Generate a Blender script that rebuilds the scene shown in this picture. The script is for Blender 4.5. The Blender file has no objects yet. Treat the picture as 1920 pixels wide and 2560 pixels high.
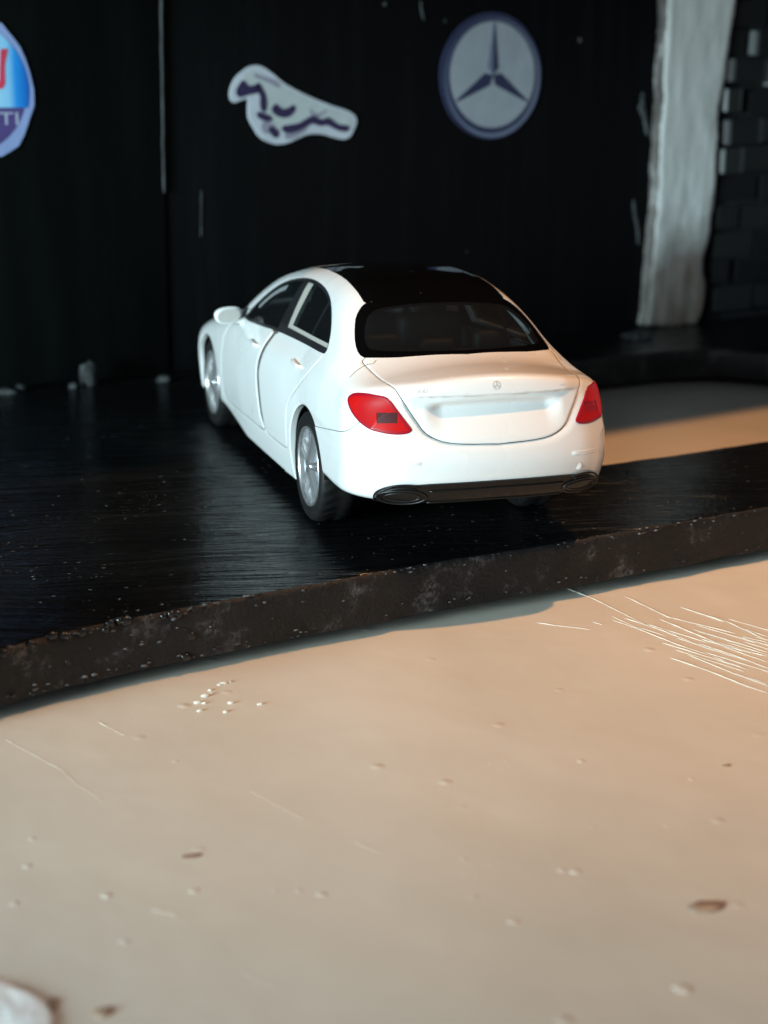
import bpy, bmesh, math, random
import numpy as np
from mathutils import Vector, noise as mnoise

# ---------------------------------------------------------------- camera, world, light
S = 1.0/36.0                       # a 1:36 toy: lengths below are written in full-size car metres, scaled on building
scn = bpy.context.scene
C = scn.collection
CAM = np.array([-3.227, -9.2373, 2.6443])
ROT = np.array([[.9536, -.3008, .0082], [.0712, .2520, .9651], [-.2924, -.9198, .2618]])
cd = bpy.data.cameras.new('camera'); cam = bpy.data.objects.new('camera', cd); C.objects.link(cam)
from mathutils import Matrix
q, _ = np.linalg.qr(ROT.T); q = q*np.sign((q*ROT.T).sum(0))
cam.matrix_world = Matrix([[*q[0], CAM[0]*S], [*q[1], CAM[1]*S], [*q[2], CAM[2]*S], [0, 0, 0, 1]])
cd.sensor_fit = 'VERTICAL'; cd.sensor_height = 36; cd.sensor_width = 27; cd.lens = 55.83
cd.clip_start = .005; cd.clip_end = 50
cd.dof.use_dof = True; cd.dof.focus_distance = 9.0*S; cd.dof.aperture_fstop = 27
scn.camera = cam

wd = bpy.data.worlds.new('World'); scn.world = wd; wd.use_nodes = True
bgn = wd.node_tree.nodes['Background']; bgn.inputs[0].default_value = (.75, .88, 1, 1); bgn.inputs[1].default_value = .23

def area(name, loc, target, sx, sy, color, power):
    l = bpy.data.lights.new(name, 'AREA'); l.shape = 'RECTANGLE'; l.size = sx*S; l.size_y = sy*S
    l.color = color; l.energy = power
    o = bpy.data.objects.new(name, l); C.objects.link(o); o.location = Vector(loc)*S
    o.rotation_euler = (Vector(target)-Vector(loc)).to_track_quat('-Z', 'Y').to_euler()
    return o
# a window to the left and behind the camera, and a warm desk lamp hanging over the diorama
area('window_light', (-18.8, -8.8, 3.2), (0, 2.0, .6), 8, 5.5, (.70, .93, 1.0), 1.06).data.spread = math.radians(65)
sl = bpy.data.lights.new('desk_lamp', 'SPOT'); sl.energy = 2.45; sl.color = (1.0, .475, .18); sl.shadow_soft_size = .15*S
sl.spot_size = math.radians(100); sl.spot_blend = 1.0
so = bpy.data.objects.new('desk_lamp', sl); C.objects.link(so); so.location = Vector((3.0, -2.0, 9.0))*S
so.rotation_euler = (Vector((1.9, .6, -.36))-Vector((3.0, -2.0, 9.0))).to_track_quat('-Z', 'Y').to_euler()

scn.view_settings.view_transform = 'Standard'; scn.view_settings.look = 'None'
scn.view_settings.exposure = 0; scn.view_settings.gamma = 1
scn.cycles.max_bounces = 8; scn.cycles.sample_clamp_indirect = 3

# ---------------------------------------------------------------- materials
def mat(name, base=(.5, .5, .5), rough=.5, spec=.5, metal=0, coat=0, coat_rough=.05, trans=0):
    m = bpy.data.materials.new(name); m.use_nodes = True
    b = m.node_tree.nodes['Principled BSDF']
    b.inputs['Base Color'].default_value = (*base, 1); b.inputs['Roughness'].default_value = rough
    b.inputs['Specular IOR Level'].default_value = spec; b.inputs['Metallic'].default_value = metal
    b.inputs['Coat Weight'].default_value = coat; b.inputs['Coat Roughness'].default_value = coat_rough
    b.inputs['Transmission Weight'].default_value = trans
    return m
class NT:
    def __init__(s, m):
        s.m = m; s.t = m.node_tree; s.b = s.t.nodes['Principled BSDF']
        co = s.t.nodes.new('ShaderNodeTexCoord'); s.co = co.outputs['Object']
    def n(s, typ, **kw):
        x = s.t.nodes.new(typ)
        for k, v in kw.items():
            if k in x.inputs: 
                if hasattr(v, 'links'): s.t.links.new(v, x.inputs[k])
                else: x.inputs[k].default_value = v
            else: setattr(x, k, v)
        return x
    def mapping(s, scale=(1, 1, 1), rot=0, vec=None):
        r = s.n('ShaderNodeMapping'); s.t.links.new(vec or s.co, r.inputs['Vector'])
        # point rotation first, then stretch
        r.inputs['Rotation'].default_value = (0, 0, rot)
        q = s.n('ShaderNodeVectorMath', operation='MULTIPLY'); s.t.links.new(r.outputs[0], q.inputs[0])
        q.inputs[1].default_value = (scale[0]/S, scale[1]/S, scale[2]/S)
        return q.outputs[0]
    def noise(s, vec, scale, detail=4, rough=.5):
        x = s.n('ShaderNodeTexNoise'); s.t.links.new(vec, x.inputs['Vector'])
        x.inputs['Scale'].default_value = scale; x.inputs['Detail'].default_value = detail; x.inputs['Roughness'].default_value = rough
        return x.outputs['Fac']
    def vor(s, vec, scale):
        x = s.n('ShaderNodeTexVoronoi'); s.t.links.new(vec, x.inputs['Vector']); x.inputs['Scale'].default_value = scale
        return x.outputs['Distance'], x.outputs['Color']
    def ramp(s, fac, stops):
        x = s.n('ShaderNodeValToRGB'); s.t.links.new(fac, x.inputs[0]); e = x.color_ramp.elements
        for i, (p, c) in enumerate(stops):
            el = e[i] if i < 2 else e.new(p)
            el.position = p; el.color = (*c, 1) if hasattr(c, '__len__') else (c, c, c, 1)
        return x.outputs[0]
    def math(s, op, a, b=None, clamp=False):
        x = s.n('ShaderNodeMath', operation=op); x.use_clamp = clamp
        for i, v in enumerate((a, b)):
            if v is None: continue
            if hasattr(v, 'links'): s.t.links.new(v, x.inputs[i])
            else: x.inputs[i].default_value = v
        return x.outputs[0]
    def mix(s, fac, a, b):
        x = s.n('ShaderNodeMix', data_type='RGBA')
        for i, v in ((0, fac), (6, a), (7, b)):
            if hasattr(v, 'links'): s.t.links.new(v, x.inputs[i])
            elif i == 0: x.inputs[0].default_value = v
            else: x.inputs[i].default_value = (*v, 1)
        return x.outputs[2]
    def set(s, sock, v): s.t.links.new(v, s.b.inputs[sock])
    def bump(s, h, dist, strength=1.0):
        x = s.n('ShaderNodeBump'); x.inputs['Distance'].default_value = dist*S; x.inputs['Strength'].default_value = strength
        s.t.links.new(h, x.inputs['Height']); s.t.links.new(x.outputs[0], s.b.inputs['Normal'])
    def sep(s, vec=None):
        x = s.n('ShaderNodeSeparateXYZ'); s.t.links.new(vec or s.mapping(), x.inputs[0]); return x.outputs

SLAB_ANG = math.radians(14.5)
M = {}
M['white'] = mat('white_gloss_paint', (.74, .74, .725), .30, .5, coat=1.0, coat_rough=.03)
t = NT(M['white']); v = t.mapping(); t.set('Roughness', t.ramp(t.noise(v, 2.2, 3), [(.3, .24), (.75, .40)]))
d, col = t.vor(v, 7.0)                                              # a few dust specks
t.set('Base Color', t.mix(t.ramp(d, [(.008, 1.0), (.015, 0.0)]), (.74, .74, .725), (.45, .40, .36)))
M['black_gloss'] = mat('black_gloss_plastic', (.002, .002, .0022), .05, .5)
t = NT(M['black_gloss']); v = t.mapping(); d, col = t.vor(v, 9.0)
t.set('Base Color', t.mix(t.ramp(d, [(.02, 1.0), (.04, 0.0)]), (.002, .002, .0022), (.10, .10, .10)))
t.set('Roughness', t.ramp(t.noise(v, 3, 3), [(.3, .025), (.8, .05)]))
M['trim'] = mat('dark_window_trim', (.012, .012, .013), .3, .4)
M['black_plastic'] = mat('black_plastic', (.006, .0055, .005), .5, .25)
t = NT(M['black_plastic']); v = t.mapping(); t.set('Roughness', t.ramp(t.noise(v, 30, 3), [(.3, .3), (.8, .6)]))
t.bump(t.noise(v, 120, 2), .003, .4)
M['rubber'] = mat('tyre_rubber', (.018, .016, .015), .62, .35)
t = NT(M['rubber']); v = t.mapping(); t.set('Base Color', t.ramp(t.noise(v, 14, 4), [(.3, (.0025, .0025, .0025)), (.8, (.008, .007, .007))]))
M['rim'] = mat('silver_rim_paint', (.62, .62, .62), .26, .5, metal=.85)
M['rim_back'] = mat('grey_rim_back', (.30, .31, .33), .35, .5, metal=.5)
M['glass'] = mat('tinted_window_glass', (.01, .011, .012), .03, .5)
def glassy(m, tint, keep):
    nt = m.node_tree; b = nt.nodes['Principled BSDF']; out = nt.nodes['Material Output']
    tr = nt.nodes.new('ShaderNodeBsdfTransparent'); tr.inputs[0].default_value = (*tint, 1)
    mx = nt.nodes.new('ShaderNodeMixShader'); mx.inputs[0].default_value = keep
    nt.links.new(tr.outputs[0], mx.inputs[1]); nt.links.new(b.outputs[0], mx.inputs[2]); nt.links.new(mx.outputs[0], out.inputs[0])
glassy(M['glass'], (.62, .68, .70), .55)
M['reflection_grey'] = mat('painted_reflection_grey', (.17, .18, .18), .5)  # reflection along the front window, put into a strip of colour
M['mirror'] = mat('dull_mirror_face', (.42, .40, .37), .35)
M['liner'] = mat('white_inner_frame', (.33, .31, .275), .45, .4)
M['gap_shade'] = mat('shaded_panel_gap', (.075, .068, .060), .7)  # shade in the gaps between white panels, put into the groove colour
M['red'] = mat('red_lamp_plastic', (.46, .005, .004), .38, .15, coat=.1, coat_rough=.15)
t = NT(M['red']); v = t.mapping()
t.set('Base Color', t.mix(t.ramp(t.noise(v, 6, 3), [(.35, 0.0), (.7, 1.0)]), (.48, .005, .004), (.37, .003, .005)))
M['rim_red'] = mat('deep_red_lens_rim', (.30, .003, .012), .35, .3, coat=.15, coat_rough=.12)
M['dark_red'] = mat('dark_red_lamp_plastic', (.05, .003, .004), .5, .25)
M['grey_print'] = mat('grey_print', (.45, .43, .41), .5)
M['seat'] = mat('dark_seat_plastic', (.022, .018, .016), .6)
M['chrome'] = mat('glossy_black_plastic', (.010, .009, .009), .35, .3)
M['amber'] = mat('clear_headlamp', (.55, .57, .6), .1, .5)

M['slab'] = mat('brushed_black_paint', (.012, .012, .013), .35, .42)
t = NT(M['slab']); v0 = t.mapping()
wob = t.n('ShaderNodeTexNoise'); t.t.links.new(v0, wob.inputs['Vector']); wob.inputs['Scale'].default_value = .45
wv = t.n('ShaderNodeVectorMath', operation='MULTIPLY_ADD'); t.t.links.new(wob.outputs['Color'], wv.inputs[0])
wv.inputs[1].default_value = (.5, .5, 0); t.t.links.new(v0, wv.inputs[2])
rotn = t.n('ShaderNodeVectorRotate'); rotn.rotation_type = 'Z_AXIS'; rotn.inputs['Angle'].default_value = math.radians(8)
t.t.links.new(wv.outputs[0], rotn.inputs['Vector'])
stv = t.n('ShaderNodeVectorMath', operation='MULTIPLY'); t.t.links.new(rotn.outputs[0], stv.inputs[0]); stv.inputs[1].default_value = (.32, 15, 1)
streak = t.noise(stv.outputs[0], 1.0, 4, .58)
grain = t.noise(v0, 26, 3, .6); patch = t.noise(v0, 1.1, 3)
d, vc = t.vor(v0, 15)
rnd = t.sep(vc)[0]
speck = t.math('MULTIPLY', t.ramp(d, [(.09, 1.0), (.20, 0.0)]), t.ramp(rnd, [(.78, 0.0), (.80, 1.0)]))
d2, vc2 = t.vor(v0, 34)
speck2 = t.math('MULTIPLY', t.ramp(d2, [(.12, 1.0), (.26, 0.0)]), t.ramp(t.sep(vc2)[0], [(.60, 0.0), (.9, .55)]))
speck2 = t.math('MULTIPLY', speck2, t.ramp(t.noise(v0, .9, 3), [(.47, 0.0), (.60, 1.0)]))
speck = t.math('MAXIMUM', speck2, t.math('MULTIPLY', speck, t.ramp(t.noise(v0, .8, 2), [(.36, 0.0), (.55, 1.0)])))
basec = t.ramp(patch, [(.3, (.003, .0036, .004)), (.75, (.006, .0066, .0066))])
t.set('Base Color', t.mix(speck, basec, (.12, .13, .13)))
t.set('Roughness', t.math('ADD', t.ramp(streak, [(.3, .09), (.75, .28)]), t.ramp(patch, [(.35, .0), (.7, .10)])))
hh = t.math('ADD', t.math('MULTIPLY', streak, 1.0), t.math('ADD', t.math('MULTIPLY', grain, .10), t.math('MULTIPLY', speck, .5)))
t.bump(hh, .034, 1.0)

M['slab_edge'] = mat('cut_foam_edge_black_paint', (.03, .026, .024), .55, .35)
t = NT(M['slab_edge']); v = t.mapping()
ch = t.noise(v, 3.2, 5, .7); fine = t.noise(v, 34, 4, .7); vst = t.noise(t.mapping((22, 22, 4)), 1, 4, .7)
ww = t.math('MULTIPLY', t.ramp(ch, [(.54, 0.0), (.68, 1.0)]), t.ramp(fine, [(.42, 0.0), (.70, 1.0)]))
w2 = t.math('MULTIPLY', t.ramp(vst, [(.72, 0.0), (.82, .6)]), t.ramp(t.noise(v, 1.3, 2), [(.45, 0.0), (.6, 1.0)]))
t.set('Base Color', t.mix(t.math('MAXIMUM', ww, w2), t.ramp(t.noise(v, 1.6, 3), [(.3, (.003, .0029, .0029)), (.7, (.0085, .0080, .0080))]), (.13, .125, .13)))
t.bump(t.math('ADD', fine, t.math('MULTIPLY', ch, 1.2)), .014, .8)

M['wet_lump'] = mat('glossy_black_lump', (.008, .0075, .0075), .25, .5)
M['edge_crumb'] = mat('torn_edge_crumb', (.12, .12, .12), .8)
t = NT(M['edge_crumb']); t.set('Base Color', t.ramp(t.noise(t.mapping(), 11, 3), [(.45, (.008, .007, .007)), (.75, (.17, .17, .175))]))
M['board'] = mat('satin_beige_board', (.56, .53, .485), .38, .45)
t = NT(M['board']); v = t.mapping()
t.set('Base Color', t.ramp(t.noise(v, .55, 4, .6), [(.28, (.575, .535, .450)), (.72, (.67, .622, .530))]))
t.set('Roughness', t.ramp(t.noise(v, 1.6, 4), [(.3, .30), (.75, .46)]))
d, vc = t.vor(v, 4.2)
dimple = t.math('MULTIPLY', t.ramp(d, [(.02, 1.0), (.16, 0.0)]), t.ramp(t.sep(vc)[0], [(.62, 0.0), (.8, 1.0)]))
scr = t.noise(t.mapping((14, 1.2, 1), math.radians(-18)), 1, 3, .6)
t.bump(t.math('ADD', t.math('ADD', t.noise(v, 1.5, 3), t.math('MULTIPLY', t.noise(v, 60, 2), .05)), t.math('ADD', t.math('MULTIPLY', dimple, .45), t.math('MULTIPLY', scr, .03))), .022, .4)
M['board_lump'] = mat('beige_board_lump', (.62, .58, .50), .45, .4)

M['wall'] = mat('black_wall_paint', (.004, .005, .005), .6, .12)
t = NT(M['wall']); v = t.mapping()
vs = t.noise(t.mapping((5, 5, .35)), 1, 4, .6)
d, vc = t.vor(v, 3.0)
sp = t.math('MULTIPLY', t.ramp(d, [(.04, 1.0), (.09, 0.0)]), t.ramp(t.sep(vc)[0], [(.86, 0.0), (.9, 1.0)]))
t.set('Base Color', t.mix(sp, t.ramp(vs, [(.5, (.0012, .0015, .0017)), (.9, (.0040, .0050, .0053))]), (.10, .115, .115)))
t.bump(t.math('ADD', t.math('MULTIPLY', vs, .3), t.math('MULTIPLY', t.noise(v, 18, 4), .4)), .02, .4)
M['wall_left'] = mat('greenish_black_wall', (.007, .010, .009), .6, .12)  # slightly lighter and greener than the other wall panel
t = NT(M['wall_left']); v = t.mapping(); vs = t.noise(t.mapping((4, 4, .4)), 1, 4, .6)
t.set('Base Color', t.ramp(vs, [(.4, (.0018, .0030, .0028)), (.85, (.0046, .0070, .0062))])); t.bump(t.math('ADD', t.math('MULTIPLY', vs, .3), t.math('MULTIPLY', t.noise(v, 18, 4), .4)), .02, .4)
M['worn'] = mat('worn_grey_paint_edge', (.13, .14, .135), .7)
t = NT(M['worn']); v = t.mapping(); t.set('Base Color', t.ramp(t.noise(t.mapping((8, 8, 1.6)), 1, 4, .7), [(.40, (.008, .010, .010)), (.75, (.075, .085, .082))]))
M['whitewash'] = mat('whitewashed_pillar', (.55, .57, .55), .75, .3)
t = NT(M['whitewash']); v = t.mapping(); x, y, z = t.sep(v)
vs = t.math('ADD', t.math('MULTIPLY', t.noise(t.mapping((4.5, 4.5, .7)), 1, 5, .62), .6), t.math('MULTIPLY', t.noise(t.mapping((2.2, 2.2, 1.1)), 1.3, 4, .6), .4))
foot_shade = t.math('MULTIPLY', t.ramp(t.math('MULTIPLY', t.math('ADD', z, t.math('MULTIPLY', t.noise(v, 2.0, 3), .9)), .25), [(.27, 1.0), (.45, 0.0)]), t.ramp(t.noise(t.mapping((3, 3, 1.0)), 1, 4), [(.2, .6), (.6, 1.0)]))  # shade and warm bounce at the pillar's foot, painted into its colour
t.set('Base Color', t.mix(foot_shade, t.ramp(vs, [(.32, (.36, .37, .36)), (.46, (.62, .65, .63)), (.75, (.76, .79, .77))]), (.125, .090, .070)))
t.bump(t.math('ADD', vs, t.math('MULTIPLY', t.noise(v, 20, 4), .3)), .022, .6)
M['raw_side'] = mat('unpainted_brown_side', (.10, .085, .075), .8)
t = NT(M['raw_side']); t.set('Base Color', t.ramp(t.noise(t.mapping((4, 4, 1.5)), 1.2, 4, .65), [(.4, (.05, .042, .038)), (.62, (.13, .115, .105)), (.72, (.45, .47, .46))]))
M['smear'] = mat('grey_paint_smear', (.075, .085, .085), .8)
t = NT(M['smear']); t.set('Base Color', t.ramp(t.noise(t.mapping(), 5, 4, .7), [(.35, (.01, .011, .012)), (.7, (.10, .115, .115))]))
M['brick'] = mat('edge_lit_worn_brick', (.03, .033, .034), .8, .3)
t = NT(M['brick']); gen = t.t.nodes['Texture Coordinate'].outputs['Generated']; g = t.sep(gen)
oi = t.n('ShaderNodeObjectInfo'); M['brick_plain'] = mat('plain_black_brick', (.006, .007, .0075), .85, .25)
v = t.mapping(); nz = t.noise(v, 4.5, 4, .65)
side = t.math('ADD', t.ramp(g[0], [(.04, 1.0), (.17, 0.0)]), t.math('MULTIPLY', t.ramp(g[0], [(.82, 0.0), (1.0, 1.0)]), .35))
edge_light_wear = t.math('MULTIPLY', t.math('MULTIPLY', side, t.ramp(nz, [(.32, 0.0), (.50, 1.0)])), t.ramp(oi.outputs['Random'], [(.0, .45), (.7, 1.0)]))  # left edges lightened in colour: worn paint plus window light caught there
body_c = t.mix(oi.outputs['Random'], (.003, .004, .0045), (.016, .018, .018))
t.set('Base Color', t.mix(edge_light_wear, body_c, (.46, .49, .49))); t.bump(t.noise(v, 14, 4), .03, .6)
t = NT(M['brick_plain']); t.set('Base Color', t.mix(t.n('ShaderNodeObjectInfo').outputs['Random'], (.002, .003, .0034), (.013, .0145, .0145))); t.bump(t.noise(t.mapping(), 14, 4), .03, .6)
M['mortar'] = mat('black_mortar', (.008, .010, .011), .9, .2)
t = NT(M['mortar']); t.set('Base Color', t.ramp(t.noise(t.mapping(), 9, 4), [(.3, (.004, .005, .006)), (.8, (.016, .018, .018))]))
def paper(name, c):
    m = mat(name, c, .6, .35); t = NT(m); v = t.mapping()
    c2 = tuple(k*.86 for k in c)
    t.set('Base Color', t.ramp(t.noise(v, 5, 4), [(.3, c2), (.75, c)])); t.bump(t.noise(v, 9, 3), .01, .3); return m
M['paper_grey'] = paper('grey_printed_paper', (.36, .40, .44))
M['paper_white'] = paper('white_printed_paper', (.62, .66, .72))
M['ink_navy'] = paper('navy_ink', (.030, .036, .085))
M['ink_navy_light'] = paper('light_navy_ink', (.16, .19, .28))
M['ink_purple'] = paper('purple_ink', (.040, .028, .085))
M['ink_mauve'] = paper('pale_mauve_ink', (.33, .32, .40))
M['paper_blue'] = paper('pale_blue_paper_edge', (.33, .42, .74))
M['horse_tone'] = paper('grey_green_horse_print', (.55, .61, .61))
M['ink_red'] = paper('red_ink', (.75, .06, .12))
M['ink_violet'] = paper('violet_band_ink', (.10, .07, .24))
M['ink_letter'] = paper('pale_letter_ink', (.50, .55, .70))
M['blue_print'] = mat('blue_printed_gradient', (.02, .25, .75), .5, .35)
t = NT(M['blue_print']); gen = t.t.nodes['Texture Coordinate'].outputs['Generated']; g = t.sep(gen)
ux = t.math('ABSOLUTE', t.math('SUBTRACT', g[0], .5))
t.set('Base Color', t.ramp(t.math('MULTIPLY', ux, 2.0), [(.40, (.45, .78, 1.0)), (.70, (.28, .66, .98)), (.80, (.02, .33, .86)), (.98, (.010, .14, .58))]))
M['foam'] = mat('white_foam', (.82, .86, .86), .6, .4)
t = NT(M['foam']); t.set('Base Color', t.ramp(t.noise(t.mapping(), 3, 4), [(.3, (.80, .88, .88)), (.6, (.88, .92, .92))])); t.bump(t.noise(t.mapping(), 8, 4), .03, .6)
M['brown'] = mat('brown_mark', (.30, .20, .14), .5)
t = NT(M['brown']); t.set('Base Color', t.ramp(t.noise(t.mapping(), 5, 4), [(.3, (.20, .12, .08)), (.7, (.40, .29, .21))]))
M['crumb'] = mat('pale_plaster_crumb', (.15, .17, .17), .8)
t = NT(M['crumb']); t.set('Base Color', t.ramp(t.noise(t.mapping(), 9, 3), [(.42, (.004, .005, .005)), (.85, (.10, .115, .115))]))
M['hair'] = mat('fine_fibre', (.22, .20, .18), .5)

# ---------------------------------------------------------------- object helpers
def empty(name, loc, label, cat, group=None):
    o = bpy.data.objects.new(name, None); C.objects.link(o); o.location = Vector(loc)*S
    o.empty_display_size = .01; o['label'] = label; o['category'] = cat
    if group: o['group'] = group
    return o
ORG = {}
def org(parent):
    p = parent; loc = np.zeros(3)
    while p is not None: loc = loc+np.array(p.location)/S; p = p.parent
    return loc
def build(name, V, F, m, parent=None, base=None, normals=None, smooth=True, mats=None, fm=None):
    """V in full-size metres, world; linked as one mesh object under its parent"""
    V = np.asarray(V, float)
    po = org(parent)
    b = np.asarray(base, float) if base is not None else (po if parent is not None else np.zeros(3))
    me = bpy.data.meshes.new(name)
    me.from_pydata(((V-b)*S).tolist(), [], [list(map(int, f)) for f in F])
    for mm in (mats or [m]): me.materials.append(mm)
    if fm is not None: me.polygons.foreach_set('material_index', np.asarray(fm, np.int32))
    me.polygons.foreach_set('use_smooth', np.full(len(me.polygons), smooth))
    me.update()
    if normals is not None: me.normals_split_custom_set(normals)
    o = bpy.data.objects.new(name, me); C.objects.link(o)
    o.location = Vector(b-po)*S
    if parent is not None: o.parent = parent
    return o
def tag(o, label=None, cat=None, group=None, kind=None):
    if label: o['label'] = label
    if cat: o['category'] = cat
    if group: o['group'] = group
    if kind: o['kind'] = kind
    return o
def box(lo, hi):
    x0, y0, z0 = lo; x1, y1, z1 = hi
    V = [(x0, y0, z0), (x1, y0, z0), (x1, y1, z0), (x0, y1, z0), (x0, y0, z1), (x1, y0, z1), (x1, y1, z1), (x0, y1, z1)]
    F = [(0, 3, 2, 1), (4, 5, 6, 7), (0, 1, 5, 4), (1, 2, 6, 5), (2, 3, 7, 6), (3, 0, 4, 7)]
    return V, F
def rbox(lo, hi, r, seg=3):
    """box with bevelled edges"""
    bm = bmesh.new(); V, F = box(lo, hi); vs = [bm.verts.new(v) for v in V]
    for f in F: bm.faces.new([vs[i] for i in f])
    bmesh.ops.bevel(bm, geom=bm.edges[:], offset=r, segments=seg, profile=.5, affect='EDGES')
    V = [tuple(v.co) for v in bm.verts]; bm.verts.index_update(); F = [[v.index for v in f.verts] for f in bm.faces]; bm.free()
    return V, F
def join(*vf):
    V = []; F = []
    for v, f in vf:
        n = len(V); V += [tuple(p) for p in v]; F += [[i+n for i in q] for q in f]
    return V, F
def tube(pts, r, n=8, closed=False):
    P = np.asarray(pts, float); V = []; F = []; m = len(P)
    for i in range(m):
        a = P[(i-1) % m] if closed or i > 0 else P[i]; b = P[(i+1) % m] if closed or i < m-1 else P[i]
        d = b-a; d /= np.linalg.norm(d)+1e-12
        u = np.cross(d, [0, 0, 1.0]) if abs(d[2]) < .95 else np.cross(d, [1.0, 0, 0]); u /= np.linalg.norm(u); w = np.cross(u, d)
        rr = r[i] if hasattr(r, '__len__') else r
        for k in range(n):
            a_ = 2*math.pi*k/n; V.append(P[i]+rr*(math.cos(a_)*u+math.sin(a_)*w))
    for i in range(m if closed else m-1):
        j = (i+1) % m
        for k in range(n): F.append((i*n+k, i*n+(k+1) % n, j*n+(k+1) % n, j*n+k))
    if not closed: F.append(tuple(range(n))[::-1]); F.append(tuple((m-1)*n+k for k in range(n)))
    return V, F
def lump(c, r, seed, sub=2, squash=(1, 1, 1), amp=.35, freq=1.6):
    bm = bmesh.new(); bmesh.ops.create_icosphere(bm, subdivisions=sub, radius=1)
    V = []
    for v in bm.verts:
        k = 1+amp*mnoise.noise(v.co*freq+Vector((seed*3.1, seed*1.7, 0)))
        V.append((c[0]+v.co.x*k*r*squash[0], c[1]+v.co.y*k*r*squash[1], c[2]+v.co.z*k*r*squash[2]))
    bm.verts.index_update(); F = [[v.index for v in f.verts] for f in bm.faces]; bm.free()
    return V, F

# ---------------------------------------------------------------- the car's surface: an implicit body, meshed and cut into panels
def spline(kn):
    xs = np.array([a for a, _ in kn], float); ys = np.array([b for _, b in kn], float); n = len(xs)
    h = np.diff(xs); A = np.zeros((n, n)); b = np.zeros(n); A[0, 0] = A[-1, -1] = 1
    for i in range(1, n-1):
        A[i, i-1] = h[i-1]; A[i, i] = 2*(h[i-1]+h[i]); A[i, i+1] = h[i]
        b[i] = 6*((ys[i+1]-ys[i])/h[i]-(ys[i]-ys[i-1])/h[i-1])
    m = np.linalg.solve(A, b); t = np.linspace(xs[0], xs[-1], 1500); i = np.clip(np.searchsorted(xs, t)-1, 0, n-2)
    d = t-xs[i]; e = xs[i+1]-t; hh = h[i]
    v = m[i]*e**3/(6*hh)+m[i+1]*d**3/(6*hh)+(ys[i]/hh-m[i]*hh/6)*e+(ys[i+1]/hh-m[i+1]*hh/6)*d
    k = (len(t)-1)/(xs[-1]-xs[0])
    def ev(q):
        p = np.clip((q-xs[0])*k, 0, len(t)-1.001); j = p.astype(np.int32); fr = p-j
        return v[j]*(1-fr)+v[j+1]*fr
    return ev
KN = {
'D': [(-1.3, 1.055), (-1.0, 1.080), (-.5, 1.098), (.5, 1.084), (1.5, 1.073), (2.3, 1.047), (2.8, .994), (3.3, .886), (3.6, .763), (3.85, .614)],
'W': [(-1.3, .804), (-.75, .804), (0, .808), (.8, .818), (2, .823), (2.9, .824), (3.4, .820), (3.85, .74)],
'R': [(.1, -1.008), (.3, -1.114), (.45, -1.200), (.6, -1.232), (.75, -1.192), (.9, -1.145), (1.1, -1.098)],
'G': [(-.9, .85), (-.52, 1.147), (-.2, 1.343), (.05, 1.437), (.4, 1.492), (.9, 1.485), (1.3, 1.434), (1.7, 1.372), (2.1, 1.221), (2.45, 1.041), (2.8, .823)],
'X': [(-.8, .637), (-.3, .708), (.4, .72), (1.2, .709), (2.3, .698), (2.8, .666)],
'B': [(-1.3, .37), (-.8, .365), (-.5, .365), (-.34, .362), (-.12, .25), (2.5, .25), (3.3, .22), (3.85, .24)],
}
SP = {k: spline(v) for k, v in KN.items()}
def smax(a, b, k):
    h = np.maximum(k-np.abs(a-b), 0)/k; return np.maximum(a, b)+k*h*h/4
def smax3(a, b, k):
    h = np.maximum(k-np.abs(a-b), 0)/k; return np.maximum(a, b)+k*h*h*h/6
def sst(v, a, b):
    q = np.clip((v-a)/(b-a), 0, 1); return q*q*(3-2*q)
def fbody(P):
    x, y, z = np.abs(P[..., 0]), P[..., 1], P[..., 2]
    yc = np.clip(y, -1.3, 3.85)
    top = (z-SP['D'](yc)+.20*x*x)*.97
    dz = z-.60
    side = x-(SP['W'](yc)-np.where(dz > 0, .30, .22)*dz*dz)
    zr = np.clip(z, .1, 1.1)
    Rr = SP['R'](zr)
    near = y < -.4
    lip = (1-sst(x, .42, .55))
    Rr = Rr-.020*sst(z, .960, .976)*lip
    Rr = Rr+.046*(1-sst(x, .30, .425))*np.clip((z-.735)/.19, 0, 1)**1.3*(1-sst(z+.10*x*x, .905, .958))
    rear = Rr+.20*x*x+.12*x**4-y
    front = y-(3.76-.30*x*x-.25*x**4-.35*np.maximum(z-.55, 0)**2-.2*np.maximum(.45-z, 0)**2)
    bot = SP['B'](yc)-z
    lo = smax(side, rear, .30); lo = smax(lo, front, .22)
    kt = .20-.115*np.clip((-.6-y)/.3, 0, 1)
    lo = smax3(lo, top, kt); lo = smax(lo, bot, .05)
    g = np.clip(y, -.9, 2.8); e = .02
    dG = (SP['G'](np.clip(g+e, -.9, 2.8))-SP['G'](np.clip(g-e, -.9, 2.8)))/(2*e)
    cr = .10+.10*np.clip((.3-y)/.8, 0, 1)+.08*np.clip((y-1.5)/.8, 0, 1)
    gt = (z-SP['G'](g)+cr*x*x)/np.sqrt(1+dG*dG)
    zz = .035*np.log1p(np.exp(np.clip((z-.985)/.035, -30, 30)))
    gs = (x-(SP['X'](g)-.40*zz-.27*zz*zz))*.92
    gh = smax(gt, gs, .13); gh = smax(gh, .8-z, .02); gh = np.maximum(gh, np.maximum(-.95-y, y-2.8))
    k = .07+.08*np.clip((.3-y)/.6, 0, 1)
    h = np.maximum(k-np.abs(lo-gh), 0)/k
    return np.minimum(lo, gh)-k*h*h/4
def fgrad(f, P, e=.0015):
    g = np.empty_like(P)
    for i in range(3):
        d = np.zeros(3); d[i] = e; g[:, i] = (f(P+d)-f(P-d))/(2*e)
    return g
def unit(g): return g/np.maximum(np.linalg.norm(g, axis=1), 1e-9)[:, None]
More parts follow.
